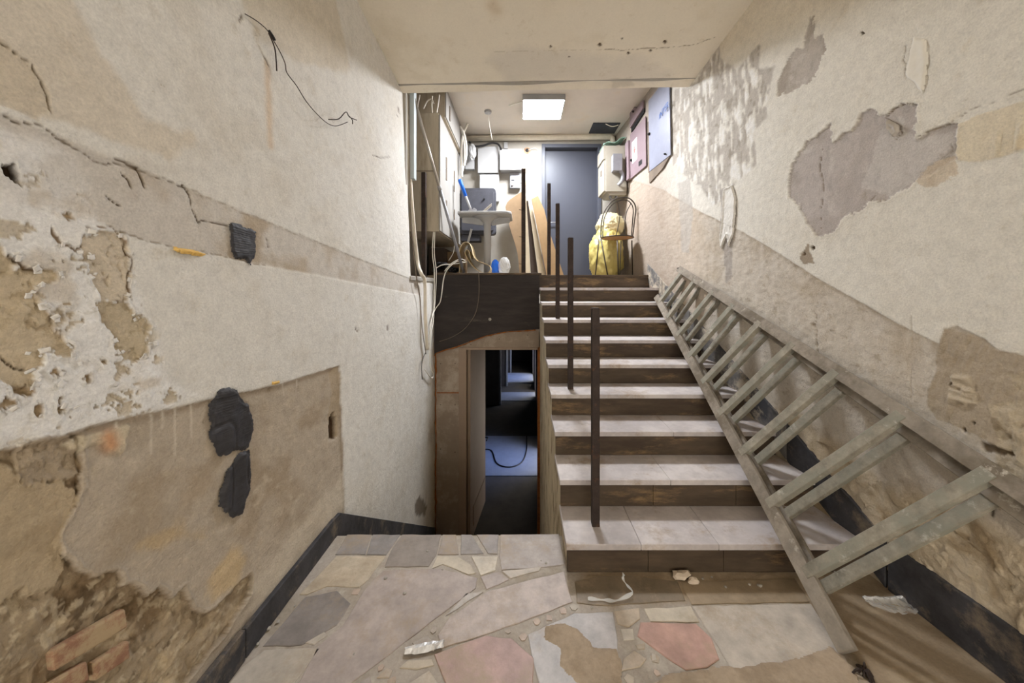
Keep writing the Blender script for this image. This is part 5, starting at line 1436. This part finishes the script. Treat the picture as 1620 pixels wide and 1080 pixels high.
# green cloth on top of it
ck = Surf(np.linspace(0, 1, 30), np.linspace(0, 1, 16), lambda x, y: (x, y))
hh = 0.035 * fbm(ck.U * 1.3, ck.V, 3.2, 3, 8) + 0.05 * np.sin(ck.U * 3.1) * (0.5 + ck.V)
bz = b.z
ck.col[:] = lin((160, 196, 180))
o = ck.mesh('cloth', M['green_cloth'], lambda u, v, h: (a.x - 0.02 + u * 0.33, 5.02 + v * 0.3, bz + 0.035 + np.abs(hh) + 0.10 * sstep(0.5, 1, u)))
sm = o.modifiers.new('thick', 'SOLIDIFY'); sm.thickness = 0.006
tag(o, 'pale green cloth dropped on top of the meter cabinet', 'cloth')

# wall panels on the right wall: quads given by image corners on the wall, real thickness
def wall_panel(name, corners, th, m, label, cat, frame=None, group=None):
    uv = [uv_right(*c) for c in corners]
    cu = sum(u for u, v in uv) / 4; cv = min(v for u, v in uv)
    r = empty(name, (XR(cu, cv), cu, cv), label, cat, group)
    lo = [Vector((XR(u, v) - 0.006, u, v)) for u, v in uv]
    MB().prism([p for p in lo], (-th, 0, 0)).build('panel', M[m], r, bevel=0.003)
    return r, uv
def rect_on_right(u0, u1, v0, v1):
    return [(u0, v0), (u1, v0), (u1, v1), (u0, v1)]
def panel_uv(name, u0, u1, v0, v1, th, m, label, cat, group):
    r = empty(name, (XR(u0, v0), (u0 + u1) / 2, v0), label, cat, group)
    MB().prism([(XR(u, v) - 0.012, u, v) for u, v in rect_on_right(u0, u1, v0, v1)], (-th, 0, 0)).build('panel', M[m], r, bevel=0.003)
    return r
def knob_on(r, u, v, off, rad, m, name='lock'):
    MB().lathe([(rad, 0.0), (rad, -0.012), (rad * 0.6, -0.022)], (XR(u, v) - off, u, v), 12, 'x').build(name, M[m], r)
G = 'metal service doors on the right wall'
# blue-grey door nearest the stairs
uA, vA = uv_right(1064, 245); uB, vB = uv_right(1029, 256); _, vT = uv_right(1064, 142)
v0b, v1b = vA + 0.0, min(uv_right(1030, 158)[1], CEIL_Z - 0.05)
pb_ = panel_uv('service_door', uA, uB - 0.02, v0b, v1b, 0.012, 'blue_metal', 'blue-grey metal service door with faded blue lettering', 'panel', G)
MB().prism([(XR(u, v) - 0.006, u, v) for u, v in ((uA + 0.03, v0b), (uB, v0b), (uB, v0b - 0.14), (uA + 0.2, v0b - 0.08))], (-0.012, 0, 0)).build('niche', M['slot'], pb_)
MB().prism([(XR(u, v) - 0.006, u, v) for u, v in rect_on_right(uB - 0.02, uB + 0.02, v0b, v1b - 0.25)], (-0.014, 0, 0)).build('jamb', M['slot'], pb_)
knob_on(pb_, uB - 0.05, uv_right(1032, 211)[1], 0.026, 0.018, 'black')
knob_on(pb_, uA + 0.10, v0b + 0.05, 0.026, 0.010, 'black')
# lettering
fc = bpy.data.curves.new('lettering', 'FONT')
fc.body = 'ELMONTER'; fc.size = 0.105; fc.extrude = 0.0006; fc.align_x = 'CENTER'; fc.align_y = 'CENTER'
fo = bpy.data.objects.new('lettering_tmp', fc); COL.objects.link(fo)
dg = bpy.context.evaluated_depsgraph_get(); dg.update()
me = bpy.data.meshes.new_from_object(fo.evaluated_get(dg))
bpy.data.objects.remove(fo)
ul, vl = uv_right(1047, 184)
me.transform(Matrix.Translation((XR(ul, vl) - 0.0255, ul, vl)) @ Matrix.Rotation(math.atan(-0.052), 4, 'Z') @ Matrix(((0, 0, -1, 0), (-1, 0, 0, 0), (0, 1, 0, 0), (0, 0, 0, 1))))
link_mesh('lettering', me, M['ink'], pb_)
# mauve door with the warning label
uA, vA = uv_right(1025, 262); uB, vB = uv_right(1000, 250); vT = uv_right(1025, 180)[1]
pm = panel_uv('service_door', uA, uB, vA - 0.0, vT - 0.02, 0.014, 'pink_metal', 'mauve metal service door with a white warning label', 'panel', G)
MB().prism([(XR(u, v) - 0.006, u, v) for u, v in rect_on_right(uB, uB + 0.12, vA, vT - 0.1)], (-0.05, 0, 0)).build('frame', M['pink_metal'], pm, bevel=0.003)
ul, vl = uv_right(1007, 238)
MB().prism([(XR(u, v) - 0.0265, u, v) for u, v in rect_on_right(ul - 0.09, ul + 0.09, vl - 0.15, vl + 0.15)], (-0.0015, 0, 0)).build('warning_label', M['label_white'], pm)
MB().prism([(XR(u, v) - 0.0282, u, v) for u, v in ((ul + 0.02, vl + 0.09), (ul - 0.03, vl + 0.0), (ul - 0.0, vl + 0.0), (ul - 0.02, vl - 0.09), (ul + 0.035, vl + 0.02), (ul + 0.005, vl + 0.02))], (-0.001, 0, 0)).build('bolt_mark', M['red'], pm)
knob_on(pm, uB - 0.06, uv_right(1002, 254)[1], 0.03, 0.018, 'black')
ul, vl = uv_right(1017, 278)
MB().prism([(XR(u, v) - 0.026, u, v) for u, v in rect_on_right(uA + 0.12, uA + 0.22, vA + 0.07, vA + 0.13)], (-0.004, 0, 0)).build('vent', M['black'], pm)
# upper mauve flap, askew
uA, uB = uv_right(1021, 160)[0], uv_right(1000, 170)[0]
v0 = vT + 0.06
pu_ = empty('service_flap', (1.65, (uA + uB) / 2, v0), 'mauve upper flap hanging askew under the ceiling', 'panel', G)
MB().prism([(XR(u, v) - 0.012, u, v) for u, v in ((uA, v0 + 0.05), (uB, v0 - 0.0), (uB, v0 + 0.34), (uB - 0.25, CEIL_Z - 0.06), (uA, CEIL_Z - 0.06))], (-0.025, 0, 0)).build('panel', M['pink_metal'], pu_, bevel=0.003)
knob_on(pu_, uB - 0.15, v0 + 0.16, 0.037, 0.014, 'black')
MB().prism([(XR(u, v) - 0.006, u, v) for u, v in ((uA, v0 + 0.05), (uB, v0), (uB, v0 - 0.06), (uA, v0 - 0.0))], (-0.012, 0, 0)).build('niche', M['black'], pu_)

# yellow sacks
sx = P(959, 0, 5.1).x
tag(lump('yellow_sack', (sx, 5.12, LAND_Z + 0.30), (0.25, 0.22, 0.42), M['bag_yellow'], None, 3, 0.16, 2.0, LAND_Z + 0.001, 0.22), 'big full yellow plastic sack beside the grey door', 'sack')
tag(lump('yellow_sack', (P(964, 0, 5.16).x, 5.16, LAND_Z + 0.78), (0.19, 0.17, 0.19), M['bag_clear'], None, 5, 0.18, 2.2, LAND_Z + 0.5, 0.26), 'smaller pale sack resting on top of the big yellow sack', 'sack')
# bent wire chair in front
DC = 4.72
ch = empty('wire_chair', (P(980, 0, DC).x, DC, LAND_Z), 'bent wire cafe chair in front of the yellow sacks', 'chair')
cz = lambda x, y, d: P(x, y, d)
seat_c = P(980, 376, DC)
MB().lathe([(0.0, -0.006), (0.205, -0.006), (0.21, 0.0), (0.205, 0.008), (0.0, 0.008)], (seat_c.x, DC + 0.0, seat_c.z), 28).build('seat', M['seat'], ch)
ring = [Vector((seat_c.x + 0.218 * math.cos(t), DC + 0.218 * math.sin(t), seat_c.z)) for t in np.linspace(0, 2 * math.pi, 29)]
MB().tube(ring, 0.008, 7).build('seat_ring', M['wrought'], ch, smooth=True)
def wire(name, pts, r=0.008):
    return MB().tube(pts, r, 7, 6).build(name, M['wrought'], ch, smooth=True)
b0 = DC - 0.05
wire('back_hoop', [P(954, 376, b0), P(955, 352, b0), P(960, 334, b0), P(972, 318, b0), P(988, 312.5, b0), (P(1001, 315, b0)), P(1009, 328, b0), P(1007, 350, b0), P(1004, 375, b0)], 0.009)
wire('back_hoop', [P(957, 376, b0), P(958, 352, b0), P(963, 337, b0), P(973, 323, b0), P(988, 316.5, b0), (P(999, 319, b0)), P(1005, 330, b0), P(1004, 350, b0), P(1002, 375, b0)], 0.007)
wire('back_wire', [P(980, 318, b0), P(983, 332, b0), P(983, 350, b0), P(978, 373, b0)], 0.006)
wire('back_wire', [P(1002, 321, b0), P(995, 335, b0), P(992, 352, b0), P(992, 374, b0)], 0.006)
def leg(px0, y0, d0, px1, d1, r=0.009):
    a = P(px0, y0, d0); e = P(px1, 0, d1)
    return MB().tube([a, a.lerp(Vector((e.x, d1, LAND_Z)), 0.5) + Vector((0, 0, 0.0)), Vector((e.x, d1, LAND_Z))], r, 7).build('leg', M['wrought'], ch, smooth=True)
leg(954, 377, DC - 0.08, 965, DC - 0.18); leg(951, 378, DC + 0.05, 945, DC + 0.16)
leg(980, 380, DC - 0.2, 982, DC - 0.24); leg(1003, 380, DC, 1004, DC + 0.1)
leg(986, 381, DC - 0.2, 984, DC - 0.24, 0.007)

ch.location.x -= 0.03

# ------------------------------------------------------------------ dangling wire on the left wall
def on_left(px, py, off):
    d, z = uv_left(px, py)
    return Vector((XL(d, z) + off, d, z))
dw = empty('dangling_wire', on_left(424, 100, 0.01), 'thin brown wires dangling from a hole high on the peeling wall', 'wire')
w1 = [(383, 22, 0.012), (400, 34, 0.02), (416, 48, 0.02), (421, 62, 0.03), (430, 80, 0.035), (441, 100, 0.03), (444, 115, 0.03), (456, 135, 0.04), (472, 160, 0.04), (490, 182, 0.045), (506, 196, 0.05), (520, 199, 0.05), (536, 193, 0.055)]
MB().tube([on_left(*p) for p in w1], 0.0022, 5, 4).build('wire', M['steel'], dw)
MB().tube([on_left(*p) for p in [(418, 52, 0.02), (424, 75, 0.03), (430, 95, 0.02), (431, 112, 0.02)]], 0.003, 5, 4).build('wire', M['steel'], dw)
MB().tube([on_left(*p) for p in [(418, 48, 0.02), (422, 58, 0.028), (424, 64, 0.03)]], 0.006, 6, 3).build('twist', M['black'], dw)
MB().tube([on_left(*p) for p in [(506, 189, 0.05), (520, 188, 0.06), (532, 177, 0.06), (538, 185, 0.06), (550, 190, 0.06)]], 0.003, 5, 4).build('wire', M['steel'], dw)
MB().tube([on_left(*p) for p in [(538, 184, 0.06), (543, 190, 0.06), (543, 196, 0.06)]], 0.003, 5, 3).build('wire', M['steel'], dw)

# ------------------------------------------------------------------ litter on the floor
def crumple(name, c, size, m, seed, label, cat, n=9):
    rnd = random.Random(seed)
    bm = bmesh.new()
    bmesh.ops.create_icosphere(bm, subdivisions=2, radius=1.0)
    for v in bm.verts:
        k = rnd.uniform(0.55, 1.15)
        v.co = Vector((v.co.x * size[0] * k, v.co.y * size[1] * k, max(-0.4, v.co.z) * size[2] * k))
    zmin = min(v.co.z for v in bm.verts)
    for v in bm.verts: v.co += Vector((c[0], c[1], c[2] - zmin))
    me = bpy.data.meshes.new(name); bm.to_mesh(me); bm.free()
    o = link_mesh(name, me, m, origin=c)
    return tag(o, label, cat)
p = floor_pt(1078, 914); crumple('paper_ball', (p.x, p.y, 0.004), (0.055, 0.03, 0.024), M['paper'], 4, 'crumpled scrap of tan paper at the foot of the stairs', 'paper')
p = floor_pt(1096, 922); crumple('paper_ball', (p.x, p.y, 0.004), (0.03, 0.02, 0.018), M['paper'], 6, 'smaller tan paper scrap touching the crumpled one', 'paper')
# silver wrapper: a bent strip
q0, q1 = floor_pt(641, 1034), floor_pt(702, 1022)
rnd = random.Random(12)
vs_, fs_ = [], []
n = 14
for i in range(n + 1):
    t = i / n
    p = q0.lerp(q1, t)
    w_ = 0.018 * (0.6 + 0.5 * math.sin(math.pi * t)) 
    for j in range(4):
        s_ = (j / 3 - 0.5) * 2
        vs_.append((p.x + rnd.uniform(-0.003, 0.003), p.y + s_ * w_, 0.006 + 0.016 * (1 - s_ * s_) + rnd.uniform(0, 0.006)))
for i in range(n):
    for j in range(3):
        fs_.append((i * 4 + j, i * 4 + j + 1, i * 4 + 5 + j, i * 4 + 4 + j))
o = MB().add(vs_, fs_).build('foil_wrapper', M['silver'])
o.modifiers.new('thick', 'SOLIDIFY').thickness = 0.0015
tag(o, 'torn silver wrapper on the marble floor', 'wrapper')
# clear plastic strap near the stairs
def strap(name, pts, w_, m, label, cat, zz=0.0):
    c = catmull([Vector(p) for p in pts], 6)
    vs_, fs_ = [], []
    for i, p in enumerate(c):
        d = (c[min(i + 1, len(c) - 1)] - c[max(i - 1, 0)]).normalized()
        s_ = Vector((-d.y, d.x, 0)).normalized() if abs(d.z) < 0.95 else Vector((1, 0, 0))
        k = w_ * (0.75 + 0.4 * math.sin(i * 0.9))
        vs_ += [p - s_ * k, p + s_ * k + Vector((0, 0, 0.4 * k))]
    for i in range(len(c) - 1):
        fs_.append((2 * i, 2 * i + 1, 2 * i + 3, 2 * i + 2))
    o = MB().add(vs_, fs_).build(name, m)
    o.modifiers.new('thick', 'SOLIDIFY').thickness = 0.001
    return tag(o, label, cat)
P0 = [floor_pt(930, 947, 0.008), floor_pt(955, 949, 0.008), floor_pt(975, 950, 0.01), floor_pt(1000, 938, 0.02), floor_pt(992, 926, 0.03), floor_pt(986, 916, 0.05), floor_pt(987, 908, 0.07)]
strap('plastic_strap', P0, 0.008, M['film'], 'curled clear plastic strap on the floor before the first step', 'strap')
P0 = [floor_pt(1366, 945, 0.02), floor_pt(1400, 946, 0.02), floor_pt(1430, 944, 0.024), floor_pt(1458, 941, 0.03)]
bagp = empty('clear_bag', floor_pt(1410, 950), 'torn clear plastic bag on the dusty floor by the black skirting', 'bag')
c = catmull([Vector(p) for p in P0], 8)
vs_, fs_ = [], []
rnd = random.Random(31)
m_ = 7
for i, p in enumerate(c):
    t = i / (len(c) - 1)
    for j in range(m_):
        s_ = j / (m_ - 1)
        vs_.append((p.x + rnd.uniform(-0.004, 0.004), p.y - s_ * 0.075 * math.sin(math.pi * min(1, 0.15 + t * 0.8)) + rnd.uniform(-0.002, 0.002), 0.006 + (0.016 if j in (0, 1) else 0.006) + rnd.uniform(0, 0.012)))
for i in range(len(c) - 1):
    for j in range(m_ - 1):
        fs_.append((i * m_ + j, i * m_ + j + 1, (i + 1) * m_ + j + 1, (i + 1) * m_ + j))
MB().add(vs_, fs_).build('sheet', M['film'], bagp)
MB().tube(c, 0.006, 6).build('rolled_edge', mat('bag_edge', (226, 226, 226), 0.25, spec=0.7), bagp, smooth=True)
# crumbs of plaster
rnd = random.Random(17)
G = 'plaster crumbs scattered on the floor'
for (x, y) in ((1112, 917), (1126, 914), (1186, 926), (1202, 928), (1148, 930), (864, 892), (856, 888), (676, 873), (700, 902), (440, 985), (424, 996), (408, 1020), (610, 916), (560, 1036), (640, 940), (1320, 905), (372, 1062), (466, 960), (936, 962)):
    p = floor_pt(x, y)
    s_ = rnd.uniform(0.004, 0.010)
    bm = bmesh.new(); bmesh.ops.create_icosphere(bm, subdivisions=1, radius=1)
    for v in bm.verts: v.co = Vector((v.co.x * s_ * rnd.uniform(0.7, 1.5), v.co.y * s_ * rnd.uniform(0.7, 1.3), v.co.z * s_ * 0.5 + s_ * 0.45 + 0.003))
    me = bpy.data.meshes.new('plaster_crumb'); bm.to_mesh(me); bm.free()
    o = bpy.data.objects.new('plaster_crumb', me); COL.objects.link(o); o.location = p
    me.materials.append(M['plain_plaster'])
    tag(o, 'tiny pale crumb of fallen plaster lying loose on the floor', 'crumb', G)
